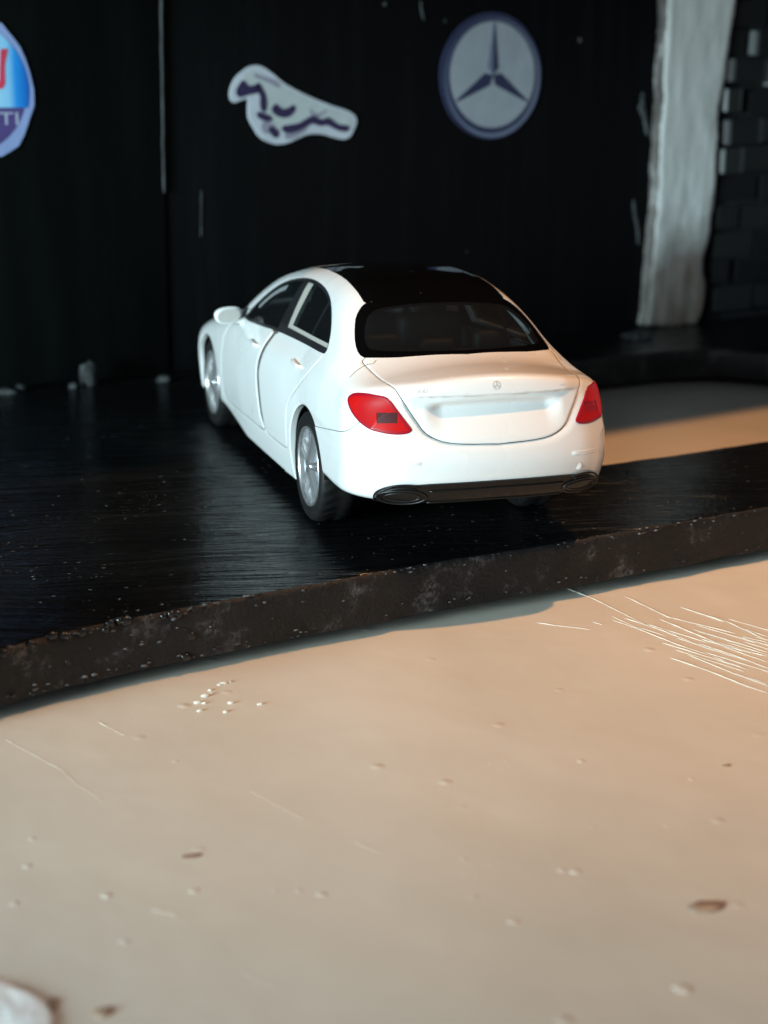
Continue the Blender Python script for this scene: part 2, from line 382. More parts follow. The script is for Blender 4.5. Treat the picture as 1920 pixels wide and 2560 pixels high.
def project(V, it=3):
    for _ in range(it):
        g = fgrad(fbody, V); V = V-(fbody(V)/np.maximum((g*g).sum(1), 1e-6))[:, None]*np.clip(g, -2, 2)
    return V
def surface_nets(h):
    xs = np.arange(-.90, .030, h); ys = np.arange(-1.36, 3.94, h); zs = np.arange(.17, 1.56, h)
    Fv = np.empty((len(xs), len(ys), len(zs)), np.float32)
    for a in range(0, len(ys), 64):
        g = np.stack(np.meshgrid(xs, ys[a:a+64], zs, indexing='ij'), -1); Fv[:, a:a+64] = fbody(g)
    ins = Fv < 0
    nx, ny, nz = ins.shape
    acc = np.zeros((nx-1, ny-1, nz-1, 3)); cnt = np.zeros((nx-1, ny-1, nz-1), np.int32)
    off = [(i, j, k) for i in (0, 1) for j in (0, 1) for k in (0, 1)]
    sh = lambda A, o: A[o[0]:nx-1+o[0], o[1]:ny-1+o[1], o[2]:nz-1+o[2]]
    tot = sum(sh(ins, o).astype(np.int32) for o in off); act = (tot > 0) & (tot < 8)
    idx = np.argwhere(act); cid = -np.ones(act.shape, np.int64); cid[act] = np.arange(len(idx))
    pos = np.zeros((len(idx), 3)); c2 = np.zeros(len(idx))
    corner = {o: Fv[idx[:, 0]+o[0], idx[:, 1]+o[1], idx[:, 2]+o[2]] for o in off}
    for a in off:
        for b in off:
            if sum(abs(p-q_) for p, q_ in zip(a, b)) == 1 and a < b:
                fa, fb = corner[a], corner[b]; mk = (fa < 0) != (fb < 0)
                tt = np.where(mk, fa/np.where(mk, fa-fb, 1), 0)
                p = np.array(a)+tt[:, None]*(np.array(b)-np.array(a)); pos += p*mk[:, None]; c2 += mk
    V = (idx+pos/c2[:, None])*h+np.array([xs[0], ys[0], zs[0]])
    Q = []
    for ax in range(3):
        sl1 = [slice(1, -1)]*3; sl1[ax] = slice(0, -1); sl2 = [slice(1, -1)]*3; sl2[ax] = slice(1, None)
        A, B = ins[tuple(sl1)], ins[tuple(sl2)]
        e = np.argwhere(A != B); st = A[A != B]
        o = np.ones(3, int); o[ax] = 0; e = e+o
        u, w = [(1, 2), (2, 0), (0, 1)][ax]
        def cell(du, dw):
            c = e.copy(); c[:, u] -= du; c[:, w] -= dw; return cid[c[:, 0], c[:, 1], c[:, 2]]
        q = np.stack([cell(1, 1), cell(0, 1), cell(0, 0), cell(1, 0)], 1)
        q[~st] = q[~st][:, ::-1]; Q.append(q)
    Q = np.concatenate(Q); Q = Q[(Q >= 0).all(1)]
    V = project(V)
    T = np.concatenate([Q[:, [0, 1, 2]], Q[:, [0, 2, 3]]])
    return V, T
def cut(V, T, phi):
    """split triangles along phi = 0"""
    s = phi > 0; st = s[T]; k = st.sum(1); mixed = (k == 1) | (k == 2)
    if not mixed.any(): return V, T
    M_ = T[mixed]; sm = st[mixed]; lone = np.where(sm.sum(1) == 1, sm.argmax(1), (~sm).argmax(1))
    r = np.arange(len(M_)); a = M_[r, lone]; b = M_[r, (lone+1) % 3]; c = M_[r, (lone+2) % 3]
    ed = np.sort(np.concatenate([np.stack([a, b], 1), np.stack([a, c], 1)]), axis=1)
    ue, inv = np.unique(ed, axis=0, return_inverse=True); inv = inv.ravel()
    p0, p1 = phi[ue[:, 0]], phi[ue[:, 1]]; tt = np.clip(p0/(p0-p1), .001, .999)[:, None]
    nv = V[ue[:, 0]]*(1-tt)+V[ue[:, 1]]*tt
    n = len(V); p = inv[:len(M_)]+n; q = inv[len(M_):]+n
    NT_ = np.concatenate([T[~mixed], np.stack([a, p, q], 1), np.stack([p, b, c], 1), np.stack([p, c, q], 1)])
    return np.concatenate([V, nv]), NT_
def chaikin(P, n=2, closed=True):
    P = np.asarray(P, float)
    for _ in range(n):
        if closed:
            N = np.roll(P, -1, 0); P = np.stack([.75*P+.25*N, .25*P+.75*N], 1).reshape(-1, 2)
        else:
            A, B = P[:-1], P[1:]; P = np.concatenate([P[:1], np.stack([.75*A+.25*B, .25*A+.75*B], 1).reshape(-1, 2), P[-1:]])
    return P
def polydist(q, poly):
    """signed distance (negative inside) of 2D points to a closed polygon"""
    A = poly; B = np.roll(poly, -1, 0); out = np.full(len(q), 9.0)
    lo = poly.min(0)-.08; hi = poly.max(0)+.08
    m = ((q >= lo) & (q <= hi)).all(1); p = q[m]
    if len(p) == 0: return out
    best = np.full(len(p), 1e9); ins = np.zeros(len(p), bool)
    for a, b in zip(A, B):
        ab = b-a; tt = np.clip(((p-a)@ab)/(ab@ab+1e-12), 0, 1); d = p-a-tt[:, None]*ab; best = np.minimum(best, (d*d).sum(1))
        if a[1] != b[1]:
            c = (a[1] > p[:, 1]) != (b[1] > p[:, 1]); ins ^= c & (p[:, 0] < (b[0]-a[0])*(p[:, 1]-a[1])/(b[1]-a[1])+a[0])
    out[m] = np.sqrt(best)*np.where(ins, -1, 1); return out
R2 = math.sqrt(.5)
YZ = lambda P: P[:, [1, 2]]
XY = lambda P: np.stack([-P[:, 0], P[:, 1]], 1)
XZ = lambda P: np.stack([-P[:, 0], P[:, 2]], 1)
TZ = lambda P: np.stack([(P[:, 0]-P[:, 1])*R2, P[:, 2]], 1)
XQ = lambda P: np.stack([-P[:, 0], P[:, 2]+P[:, 1]], 1)
def region(proj, pts, ok, sm=2):
    poly = chaikin(pts, sm) if sm else np.asarray(pts, float)
    def fld(P):
        r = polydist(proj(P), poly); return np.where(ok(P), r, 9.0)
    return fld
def mir(h):                      # half outline (x>=0) -> closed outline across x = 0
    return [(-a, b) for a, b in h[::-1]]+list(h)
left = lambda P: P[:, 0] < -.30
rearq = lambda P: P[:, 1] < -.35
DLO = [(2.09, .985), (2.0, .968), (1.55, .988), (1.14, 1.014), (.6, 1.034), (.25, 1.043), (-.03, 1.050), (-.095, 1.060), (-.061, 1.105), (-.015, 1.165), (.092, 1.238), (.246, 1.309), (.403, 1.352), (.613, 1.378), (.88, 1.386), (1.16, 1.370), (1.40, 1.335), (1.58, 1.285), (1.741, 1.211), (1.918, 1.105), (2.045, 1.029)]
dDLO = region(YZ, DLO, left, 1)
def lin(a, b):                   # >0 behind (towards -y) the line a-b in (y, z), a low, b high
    a = np.array(a); b = np.array(b); d = (b-a)/np.linalg.norm(b-a); n = np.array([d[1], -d[0]])
    return lambda P: -((YZ(P)-a)@n)
L1, L2, L3, L4 = lin((1.165, 1.04), (1.105, 1.346)), lin((.975, 1.072), (1.010, 1.354)), lin((.872, 1.09), (.872, 1.361)), lin((.375, 1.09), (.345, 1.301))
belt = lambda P, o: (1.0665+.018*(.95-P[:, 1])+o)-P[:, 2]     # >0 below the line
FLD = {}
FLD['dlo'] = dDLO
FLD['gfront'] = lambda P: np.maximum.reduce([dDLO(P)+.020, L1(P)])
FLD['strip'] = lambda P: np.maximum.reduce([dDLO(P)+.022, -L2(P), np.minimum(L3(P), -belt(P, .026)), belt(P, 0.0)])
FLD['stripf'] = lambda P: np.maximum.reduce([dDLO(P)+.034, -(dDLO(P)+.072), P[:, 1]-1.86, 1.40-P[:, 1], 1.08-P[:, 2]])
FLD['grear'] = lambda P: np.maximum.reduce([dDLO(P)+.020, -L3(P), belt(P, .026), L4(P)])
FLD['gquart'] = lambda P: np.maximum.reduce([dDLO(P)+.020, -L4(P)+.022, belt(P, .026)])
FDOOR = [(1.175, 1.06), (1.185, .937), (1.189, .867), (1.214, .80), (1.236, .73), (1.195, .625), (1.154, .497), (1.130, .433), (1.064, .365), (1.10, .338), (1.6, .333), (2.2, .322), (2.40, .33), (2.44, .40), (2.42, .6), (2.36, .85), (2.22, 1.0), (2.05, 1.05)]
RDOOR = [(1.175, 1.06), (1.185, .937), (1.189, .867), (1.214, .80), (1.236, .73), (1.195, .625), (1.154, .497), (1.130, .433), (1.064, .365), (1.0, .340), (.55, .345), (.462, .36), (.459, .534), (.407, .673), (.228, .792), (.058, .904), (-.053, 1.01), (-.071, 1.055), (0, 1.08), (.6, 1.08)]
FLD['fdoor'] = region(YZ, FDOOR, left, 1); FLD['rdoor'] = region(YZ, RDOOR, left, 1)
gapf = lambda P: .0025+.034*sst(P[:, 2], .33, .45)*(1-sst(np.abs(P[:, 1]-1.17), .07, .16))
GL = [(0, -.105), (.30, -.10), (.43, -.085), (.475, -.10), (.53, -.16), (.56, -.235), (.592, -.35), (.600, -.46), (.575, -.520), (.50, -.56), (.36, -.610), (0, -.660)]
GI = [(0, -.168), (.35, -.165), (.445, -.180), (.515, -.275), (.550, -.41), (.520, -.490), (.2, -.590), (0, -.605)]
RP = [(0, -.112), (.40, -.106), (.455, -.095), (.452, .0), (.448, .2), (.436, .45), (.425, .8), (.405, 1.15), (.40, 1.30), (0, 1.40)]
topz = lambda P: P[:, 2] > 1.0
FLD['gout'] = region(XY, mir(GL), topz, 1); FLD['gin'] = region(XY, mir(GI), topz, 2); FLD['roof'] = region(XY, mir(RP), lambda P: P[:, 2] > 1.2, 1)
LID = [(0, .60), (.57, .60), (.600, .56), (.600, .52), (.587, .40), (.578, .297), (.570, .10), (.553, -.04), (.530, -.11), (.487, -.22), (.458, -.285), (.428, -.358), (.378, -.415), (.307, -.462), (.195, -.489), (0, -.505)]
FLD['lid'] = region(XQ, mir(LID), rearq, 1)
TL = [(.017, .924), (.038, .944), (.078, .959), (.16, .969), (.232, .967), (.292, .963), (.328, .935), (.385, .868), (.431, .814), (.450, .791), (.440, .774), (.40, .765), (.331, .765), (.258, .776), (.187, .793), (.113, .824), (.054, .866), (.022, .903)]
FLD['tail'] = region(TZ, TL, lambda P: (P[:, 1] < -.5) & (P[:, 0] < -.3), 1)
RV = [(.251, .875), (.364, .884), (.371, .826), (.262, .821)]
FLD['rev'] = region(TZ, RV, lambda P: (P[:, 1] < -.5) & (P[:, 0] < -.3), 0)
BS = spline([(-.8, .60), (-.43, .643), (-.1, .710), (.028, .741), (.09, .772), (.134, .806), (.45, .780), (.52, .760), (.70, .712), (.90, .703)])
FLD['bump'] = lambda P: np.where(P[:, 1] < .1, P[:, 2]-BS((P[:, 0]-P[:, 1])*R2), 9.0)
DF = [(0, .500), (.30, .497), (.44, .492), (.58, .478), (.645, .447), (.668, .40), (.672, .34), (.66, .20), (0, .20)]
FLD['diff'] = region(XZ, mir(DF), lambda P: P[:, 1] < -.75, 1)
WS = [(0, 1.43), (.40, 1.36), (.47, 1.45), (.52, 1.7), (.575, 2.05), (.60, 2.25), (.55, 2.36), (0, 2.43)]
FLD['wind'] = region(XY, mir(WS), lambda P: (P[:, 2] > .98) & (P[:, 1] > 1.2), 1)
HD = [(0, 2.46), (.57, 2.40), (.66, 2.45), (.64, 3.0), (.58, 3.42), (.40, 3.56), (0, 3.60)]
FLD['hood'] = region(XY, mir(HD), lambda P: (P[:, 1] > 2.3) & (P[:, 2] > .70), 1)
HL = [(.42, .665), (.50, .60), (.66, .60), (.76, .67), (.77, .735), (.66, .735)]
FLD['head'] = region(XZ, HL, lambda P: P[:, 1] > 3.1, 1)
GR = [(0, .70), (.34, .70), (.40, .62), (.38, .45), (.30, .40), (0, .40)]
FLD['grille'] = region(XZ, mir(GR), lambda P: P[:, 1] > 3.3, 1)
FLD['archr'] = lambda P: np.where(P[:, 0] < -.4, np.hypot(P[:, 1]+.0, P[:, 2]-.34)-.388, 9.0)
FLD['archf'] = lambda P: np.where(P[:, 0] < -.4, np.hypot(P[:, 1]-2.939, P[:, 2]-.34)-.386, 9.0)
FLD['floor'] = lambda P: P[:, 2]-(SP['B'](P[:, 1])+.010)
ROFF = .014
G = {'lid': lambda P: .0024, 'fdoor': gapf, 'rdoor': gapf, 'bump': lambda P: .0022, 'hood': lambda P: .004}

V, T = surface_nets(.0125)
V, T = cut(V, T, V[:, 0]+1e-9)
# keep x <= 0
T = T[(V[T].mean(1)[:, 0] < 0)]
for k in ('archr', 'archf', 'floor'):
    V, T = cut(V, T, FLD[k](V)); V, T = cut(V, T, FLD[k](V)-ROFF) if k != 'floor' else (V, T)
    if k != 'floor': c = V[T].mean(1); T = T[FLD[k](c) > 0]
for k in ('dlo', 'gfront', 'stripf', 'strip', 'grear', 'gquart', 'gout', 'gin', 'roof', 'tail', 'rev', 'diff', 'wind', 'head', 'grille'):
    V, T = cut(V, T, FLD[k](V))
for k in ('tail',): V, T = cut(V, T, FLD[k](V)+.008); V, T = cut(V, T, FLD[k](V)+.017)
for k in G:
    for sgn, o in ((1, 0), (-1, 0), (1, ROFF), (-1, -ROFF)):
        if k == 'bump' and o: continue
        V, T = cut(V, T, FLD[k](V)+sgn*G[k](V)+o)
used = np.unique(T); rm = -np.ones(len(V), np.int64); rm[used] = np.arange(len(used)); V = V[used]; T = rm[T]
onx = np.abs(V[:, 0]) < 1e-6; V = project(V, 1); V[onx, 0] = 0
N = unit(fgrad(fbody, V)); N[onx, 0] = 0; N = unit(N)
ctr = V[T].mean(1)
Fc = {k: FLD[k](ctr) for k in FLD}
lab = np.full(len(T), 'body_shell', dtype=object)
gr = np.zeros(len(T), bool)
def put(mask, nm):
    lab[mask] = nm
for k, nm in (('hood', 'hood'), ('fdoor', 'front_door'), ('rdoor', 'rear_door'), ('lid', 'boot_lid')):
    g = G[k](ctr); put(Fc[k] < -g, nm); gr |= (np.abs(Fc[k]) <= g)
gb = G['bump'](ctr); inb = (Fc['bump'] < -gb) & (lab == 'body_shell'); lab[inb] = 'rear_bumper'
gr |= (np.abs(Fc['bump']) <= gb) & (ctr[:, 1] < -.2) & (lab == 'body_shell') & (ctr[:, 0] < -.5)
lab[gr] = 'body_shell'
put(Fc['head'] < 0, 'headlight'); put(Fc['grille'] < 0, 'grille'); put(Fc['wind'] < 0, 'windscreen')
put(Fc['roof'] < 0, 'roof_panel'); put(Fc['gout'] < 0, 'rear_window_surround'); put(Fc['gin'] < 0, 'rear_window')
put(Fc['tail'] < 0, 'tail_light'); put((Fc['tail'] < 0) & (Fc['tail'] > -.017), 'lens_rim'); put((Fc['rev'] < 0) & (Fc['tail'] < 0), 'reversing_lamp')
put(Fc['dlo'] < 0, 'window_trim'); put(Fc['gfront'] < 0, 'front_window'); put(Fc['stripf'] < 0, 'front_glass_reflection'); put(Fc['strip'] < 0, 'inner_frame_or_reflection'); put(Fc['grear'] < 0, 'rear_door_window'); put(Fc['gquart'] < 0, 'quarter_window')
put(Fc['diff'] < 0, 'diffuser'); put(Fc['floor'] < 0, 'underbody')
for nm in np.unique(lab):
    if nm not in ('body_shell',): gr[lab == nm] = False
SINK = {'window_trim': .006, 'front_window': .011, 'rear_door_window': .011, 'quarter_window': .011, 'inner_frame_or_reflection': .014, 'front_glass_reflection': .014, 'rear_window': .005, 'rear_window_surround': .002, 'roof_panel': .002, 'tail_light': -.007, 'reversing_lamp': -.004, 'lens_rim': -.007, 'diffuser': -.012, 'windscreen': .005, 'headlight': 0, 'grille': .01}
LIP = {'lens_rim': .03, 'tail_light': .004, 'diffuser': .04, 'body_shell': .035}
BEV = {'front_door': 'fdoor', 'rear_door': 'rdoor', 'boot_lid': 'lid', 'hood': 'hood'}
def part_mesh(nm, side):
    """side -1 left, +1 right, 0 both halves welded"""
    m = lab == nm; tri = T[m]; isg = gr[m]
    us = np.unique(tri); rmp = -np.ones(len(V), np.int64); rmp[us] = np.arange(len(us)); tri = rmp[tri]
    P = V[us].copy(); n = N[us].copy(); ox = np.abs(P[:, 0]) < 1e-6
    sink = np.full(len(P), SINK.get(nm, 0.0)); slope = np.zeros((len(P), 3))
    def bev(phi, d, r, amt):                     # d: distance inside the edge
        x = np.clip(d/r, 0, 1); s = amt*(1-x)**2; act = (d < r) & (d > -.002)
        gph = fgrad(phi, P, .001); gph = np.clip(gph, -2, 2); gt = gph-(gph*n).sum(1)[:, None]*n
        return np.where(d < r, s, 0), act, unit(gt), amt*2*(1-x)/r
    if nm in BEV:
        k = BEV[nm]; phi = FLD[k]; d = -(phi(P)+G[k](P)); am = .0025+.0045*np.clip(G[k](P)/.028, 0, 1); s, act, gt, sl = bev(phi, d, ROFF, am)
        dl = dDLO(P); act &= dl > .004; s = np.where(act, s, 0); sink += s; slope[act] += gt[act]*sl[act][:, None]
    if nm == 'lens_rim':
        phi = FLD['tail']; d = -phi(P); s, act, gt, sl = bev(phi, d, .008, .004); sink += s; slope[act] += gt[act]*sl[act][:, None]
    if nm == 'body_shell':
        gv = np.zeros(len(P), bool); gv[tri[isg].ravel()] = True
        fv = np.zeros(len(P), bool); fv[tri[~isg].ravel()] = True
        for k in G:
            if k == 'bump': continue
            phi = FLD[k]; d = phi(P)-G[k](P); s, act, gt, sl = bev(phi, d, ROFF, .0025+.0045*np.clip(G[k](P)/.028, 0, 1))
            act &= fv & (dDLO(P) > .004) & (d > -1e-4); sink += np.where(act, s, 0); slope[act] -= gt[act]*sl[act][:, None]
        for k in ('archr', 'archf'):
            phi = FLD[k]; d = phi(P); s, act, gt, sl = bev(phi, d, ROFF, .004); act &= d > -1e-3
            sink += np.where(act, s, 0); slope[act] -= gt[act]*sl[act][:, None]
    if nm in ('body_shell', 'rear_bumper'):
        phi = FLD['lid']; d = phi(P)-G['lid'](P); s, act, gt, sl = bev(phi, d, .06, .013); wz = (1-sst(P[:, 2], .90, .98))*(P[:, 1] < -.9)
        act &= (d > -.002) & (wz > 0); sink += np.where(act, s*wz, 0); slope[act] -= gt[act]*(sl*wz)[act][:, None]
    nn = unit(n+slope); Q = P-n*sink[:, None]
    groups = [(tri, Q, nn)]
    extra = []
    if nm == 'body_shell' and isg.any():
        # groove floors are pieces of their own, sunk below the panels
        tf = tri[~isg]; tg = tri[isg]
        groups = [(tf, Q, nn), (tg, P-n*.0060, n)]
    VV = []; FF = []; NN = []; off = 0; fm = []
    for gi, (tr, q, nr) in enumerate(groups):
        us2 = np.unique(tr); r2 = -np.ones(len(q), np.int64); r2[us2] = np.arange(len(us2)); tr = r2[tr]; q = q[us2]; nr = nr[us2]; ox2 = ox[us2]; n0 = n[us2]
        # right half
        def half(sg):
            f = np.array([sg, 1, 1]); return q*f, nr*f, n0*f, (tr if sg == 1 else tr[:, ::-1])
        if side == 0:
            a = half(1); b = half(-1); nb = len(q); mp = np.arange(nb)+nb; mp[ox2] = np.arange(nb)[ox2]
            q2 = np.concatenate([a[0], b[0]]); n2 = np.concatenate([a[1], b[1]]); b0 = np.concatenate([a[2], b[2]]); t2 = np.concatenate([a[3], mp[b[3]]])
        else: q2, n2, b0, t2 = half(1 if side < 0 else -1)
        # lips along the open edges
        e = np.concatenate([t2[:, [0, 1]], t2[:, [1, 2]], t2[:, [2, 0]]]); key = np.sort(e, 1)
        u, inv, cnt = np.unique(key, axis=0, return_inverse=True, return_counts=True); be = e[cnt[inv.ravel()] == 1]
        if side != 0 and False: pass
        loops_n = [n2[t2.ravel()]]
        faces = t2.tolist()
        dep = LIP.get(nm, .022)
        if gi == 0 and len(be):
            k0 = len(q2); A, B = q2[be[:, 0]], q2[be[:, 1]]; A2, B2 = A-b0[be[:, 0]]*dep, B-b0[be[:, 1]]*dep
            L = len(be); q2 = np.concatenate([q2, A, B, B2, A2])
            i = np.arange(L); faces += np.stack([k0+L+i, k0+i, k0+3*L+i, k0+2*L+i], 1).tolist()
            fn = unit(np.cross(A2-A, B-A)); fn = np.repeat(fn[:, None, :], 4, 1).reshape(-1, 3); loops_n.append(-fn if False else fn)
        fm += [gi]*len(faces); VV.append(q2); FF += [[x+off for x in f] for f in faces]; NN.append(np.concatenate(loops_n)); off += len(q2)
    return np.concatenate(VV), FF, np.concatenate(NN), fm

car = empty('toy_car', (0, 1.3, 0), 'white toy saloon car with black roof and red tail lights on the black base', 'toy car')
def panel(nm, m, side, parent=None, name=None):
    v, f, nr, fm = part_mesh(nm, side)
    return build(name or nm, v, f, m, parent or car, normals=nr.tolist(), mats=[m, M['gap_shade']] if any(fm) else None, fm=fm if any(fm) else None)
body_o = panel('body_shell', M['white'], 0)
doors = {}
for sd in (-1, 1):
    fd = panel('front_door', M['white'], sd); rd = panel('rear_door', M['white'], sd); doors[sd] = (fd, rd)
    panel('window_trim', M['trim'], sd)
    panel('front_window', M['glass'], sd, fd, 'window'); panel('rear_door_window', M['glass'], sd, rd, 'window')
    panel('inner_frame_or_reflection', M['liner'], sd, rd); panel('front_glass_reflection', M['reflection_grey'], sd, fd, 'inner_frame_or_reflection'); panel('quarter_window', M['glass'], sd)  # rear strip is the inner frame, front strip a painted reflection
    tl = panel('tail_light', M['red'], sd); panel('reversing_lamp', M['dark_red'] if sd < 0 else M['rim_red'], sd, tl); panel('lens_rim', M['rim_red'], sd, tl)
    panel('headlight', M['amber'], sd)
lid = panel('boot_lid', M['white'], 0); bump_o = panel('rear_bumper', M['white'], 0); diff = panel('diffuser', M['black_plastic'], 0)
panel('roof_panel', M['black_gloss'], 0); rws = panel('rear_window_surround', M['black_gloss'], 0); panel('rear_window', M['glass'], 0)
panel('windscreen', M['glass'], 0); panel('hood', M['white'], 0); panel('grille', M['black_plastic'], 0); panel('underbody', M['black_plastic'], 0)

# things laid on the rear face: hit the surface along +y
def on_rear(p, lift=.0015, extra=0):
    p = np.asarray(p, float); y = np.linspace(-1.45, -.6, 600)
    out = []
    for x, z in p:
        P = np.stack([np.full(600, x), y, np.full(600, z)], 1); v = fbody(P); i = np.argmax(v < 0)
        a = v[i-1]/(v[i-1]-v[i]); q = P[i-1]+a*(P[i]-P[i-1]); g = unit(fgrad(fbody, q[None]))[0]
        out.append(q+g*lift)
    return np.array(out)
def ribbon(pts, w, closed=False, lift=.0015):
    P = np.asarray(pts, float); n = len(P); A = []; B = []
    for i in range(n):
        a = P[(i-1) % n] if closed or i > 0 else P[i]; b = P[(i+1) % n] if closed or i < n-1 else P[i]
        d = b-a; d /= np.linalg.norm(d)+1e-12; nn = np.array([-d[1], d[0]])*w/2; A.append(P[i]+nn); B.append(P[i]-nn)
    V = np.concatenate([on_rear(A, lift), on_rear(B, lift)])
    F = [(i, (i+1) % n, n+(i+1) % n, n+i) for i in range(n if closed else n-1)]
    return V.tolist(), F
cx, cz, rr = .0, 1.020, .021
star = [ribbon([(cx+rr*math.cos(a), cz+rr*math.sin(a)) for a in np.linspace(0, 2*math.pi, 24, endpoint=False)], .0030, True)]
for k in range(3):
    a = math.pi/2+k*2*math.pi/3; star.append(ribbon([(cx, cz), (cx+.5*rr*math.cos(a), cz+.5*rr*math.sin(a)), (cx+rr*math.cos(a), cz+rr*math.sin(a))], .0050))
build('star_badge', *join(*star), M['grey_print'], lid, smooth=False)
SEG = {'E': [[(1, 1), (0, 1), (0, 0), (1, 0)], [(0, .5), (.8, .5)]], '3': [[(0, 1), (.8, 1), (1, .8), (.8, .55), (.4, .5), (.8, .45), (1, .2), (.8, 0), (0, 0)]], '0': [[(.2, 0), (0, .2), (0, .8), (.2, 1), (.8, 1), (1, .8), (1, .2), (.8, 0), (.2, 0)]],
       '4': [[(.7, 0), (.7, 1), (0, .3), (1, .3)]], 'M': [[(0, 0), (0, 1), (.5, .4), (1, 1), (1, 0)]]}
def letters(s, x0, z0, h, w, gap, slope=0):
    out = []
    for i, ch in enumerate(s):
        if ch in SEG:
            for st in SEG[ch]: out.append(ribbon([(x0+i*(w+gap)+a*w, z0+slope*i+b*h) for a, b in st], .0024))
    return join(*out)
build('lettering', *letters('E300', -.490, .985, .016, .018, .007, .0030), M['grey_print'], lid, smooth=False)
build('lettering', *letters('4M', .395, .992, .012, .014, .005, -.001), M['grey_print'], lid, smooth=False)
for sd in (-1, 1):
    pill = [(sd*(.455+.20*t_), .628-.005*t_) for t_ in np.linspace(0, 1, 9)]+[(sd*.668, .612)]+[(sd*(.655-.20*t_), .594+.006*t_) for t_ in np.linspace(0, 1, 9)]+[(sd*.447, .614)]
    top_ = on_rear(pill, .0006); mid = on_rear([(p[0]*.5+.5*sd*.555, p[1]*.5+.5*.611) for p in pill], .0012); ctr_ = on_rear([(sd*.555, .611)], .0014)
    base_ = on_rear([(sd*.555+(p[0]-sd*.555)*1.06, .611+(p[1]-.611)*1.25) for p in pill], -.004)
    n = len(pill); Vp = np.concatenate([base_, top_, mid, ctr_]); Fp = []
    for i in range(n):
        j = (i+1) % n; Fp += [(i, j, n+j, n+i), (n+i, n+j, 2*n+j, 2*n+i), (2*n+i, 2*n+j, 3*n)]
    if sd > 0: Fp = [f for f in Fp]
    build('reflector', Vp, Fp, M['white'], bump_o)
    # exhaust trims: oval rings standing out of the diffuser
    rings = []
    for (a, b, tr, yo) in ((.124, .042, .006, .016), (.090, .026, .005, .014)):
        el = [(sd*.535+a*math.cos(q_), .418+b*math.sin(q_)) for q_ in np.linspace(0, 2*math.pi, 36, endpoint=False)]
        rings.append(tube(on_rear(el, yo), tr, 8, True))
    ex = build('exhaust_trim', *join(*rings), M['chrome'], diff)
    el = on_rear([(sd*.535+.095*math.cos(q_), .418+.029*math.sin(q_)) for q_ in np.linspace(0, 2*math.pi, 36, endpoint=False)], .014)
    build('exhaust_hole', np.concatenate([el, on_rear([(sd*.535, .418)], .006)]), [(i, (i+1) % 36, 36) for i in range(36)], M['trim'], ex)
for z_, r_ in ((.462, .007), (.392, .006)):
    build('rib', *tube(on_rear([(x_, z_-.02*abs(x_)) for x_ in np.linspace(-.40, .40, 30)], .014), r_, 6), M['black_plastic'], diff)
for k_, (rx, rz) in enumerate(((.120, .060), (.150, .078))):
    for sd in (-1, 1):
        arc = [(sd*(.53+rx*math.cos(q_)*.95), .415+rz*math.sin(q_)) for q_ in np.linspace(math.radians(-20), math.radians(120), 16)]
        build('rib', *tube(on_rear(arc, .013), .006, 6), M['black_plastic'], diff)
build('tow_eye_cover', *lump(on_rear([(.50, .535)], .0)[0], .021, 3, 3, (1, .16, 1), .02), M['white'], bump_o)

# door handles, mirrors
def on_side(yz, sd, lift):
    out = []
    for y, z in yz:
        xs_ = np.linspace(-.95, -.4, 400); P = np.stack([xs_, np.full(400, y), np.full(400, z)], 1); v = fbody(P); i = np.argmax(v < 0)
        a = v[i-1]/(v[i-1]-v[i]); q_ = P[i-1]+a*(P[i]-P[i-1]); q_[0] -= lift; q_[0] *= -sd; out.append(q_)
    return np.array(out)
for sd in (-1, 1):
    for dr, y0, y1, z0 in ((doors[sd][0], 1.34, 1.52, .888), (doors[sd][1], .24, .45, .925)):
        c_ = [(y0+(y1-y0)*q_, z0+.012*q_-.004*math.sin(q_*math.pi)) for q_ in np.linspace(0, 1, 9)]
        pts = on_side(c_, sd, .016); pts[0, 0] -= sd*.018*1.0; pts[-1, 0] -= sd*.018
        build('door_handle', *tube(pts, [.008, .012, .014, .015, .015, .015, .014, .012, .008], 8), M['white'], dr)
    # mirror housing: an egg flattened at the back, on a short foot
    Vm = []; Fm = []; nu, nv = 20, 12
    for j in range(nv+1):
        ph = math.pi*j/nv
        for i in range(nu):
            th = 2*math.pi*i/nu
            x_ = math.sin(ph)*math.cos(th); z_ = math.sin(ph)*math.sin(th); y_ = math.cos(ph)
            x_ = math.copysign(abs(x_)**.8, x_); z_ = math.copysign(abs(z_)**.85, z_)
            yy = y_*.125 if y_ > 0 else y_*.02
            wx = .098*(1+.10*z_) ; Vm.append((sd*(.838+x_*wx), 2.05+yy, .998+z_*.062-.010*x_+.0*y_))
    for j in range(nv):
        for i in range(nu): Fm.append((j*nu+i, (j+1)*nu+i, (j+1)*nu+(i+1) % nu, j*nu+(i+1) % nu))
    mr = build('wing_mirror', *join((Vm, Fm), tube([(sd*.70, 2.08, .955), (sd*.75, 2.075, .957), (sd*.80, 2.07, .965)], [.03, .026, .024], 8)), M['white'], car)
    ring = [(sd*(.838+math.copysign(abs(math.cos(a))**.8, math.cos(a))*.082), 2.029, .998+math.copysign(abs(math.sin(a))**.85, math.sin(a))*.049-.01*math.cos(a)) for a in np.linspace(0, 2*math.pi, 24, endpoint=False)]
    ring = [(a, 2.025, c) for a, b, c in ring]
    build('mirror_glass', ring+[(sd*.838, 2.0245, .998)], [(i, (i+1) % 24, 24) for i in range(24)], M['mirror'], mr, smooth=False)

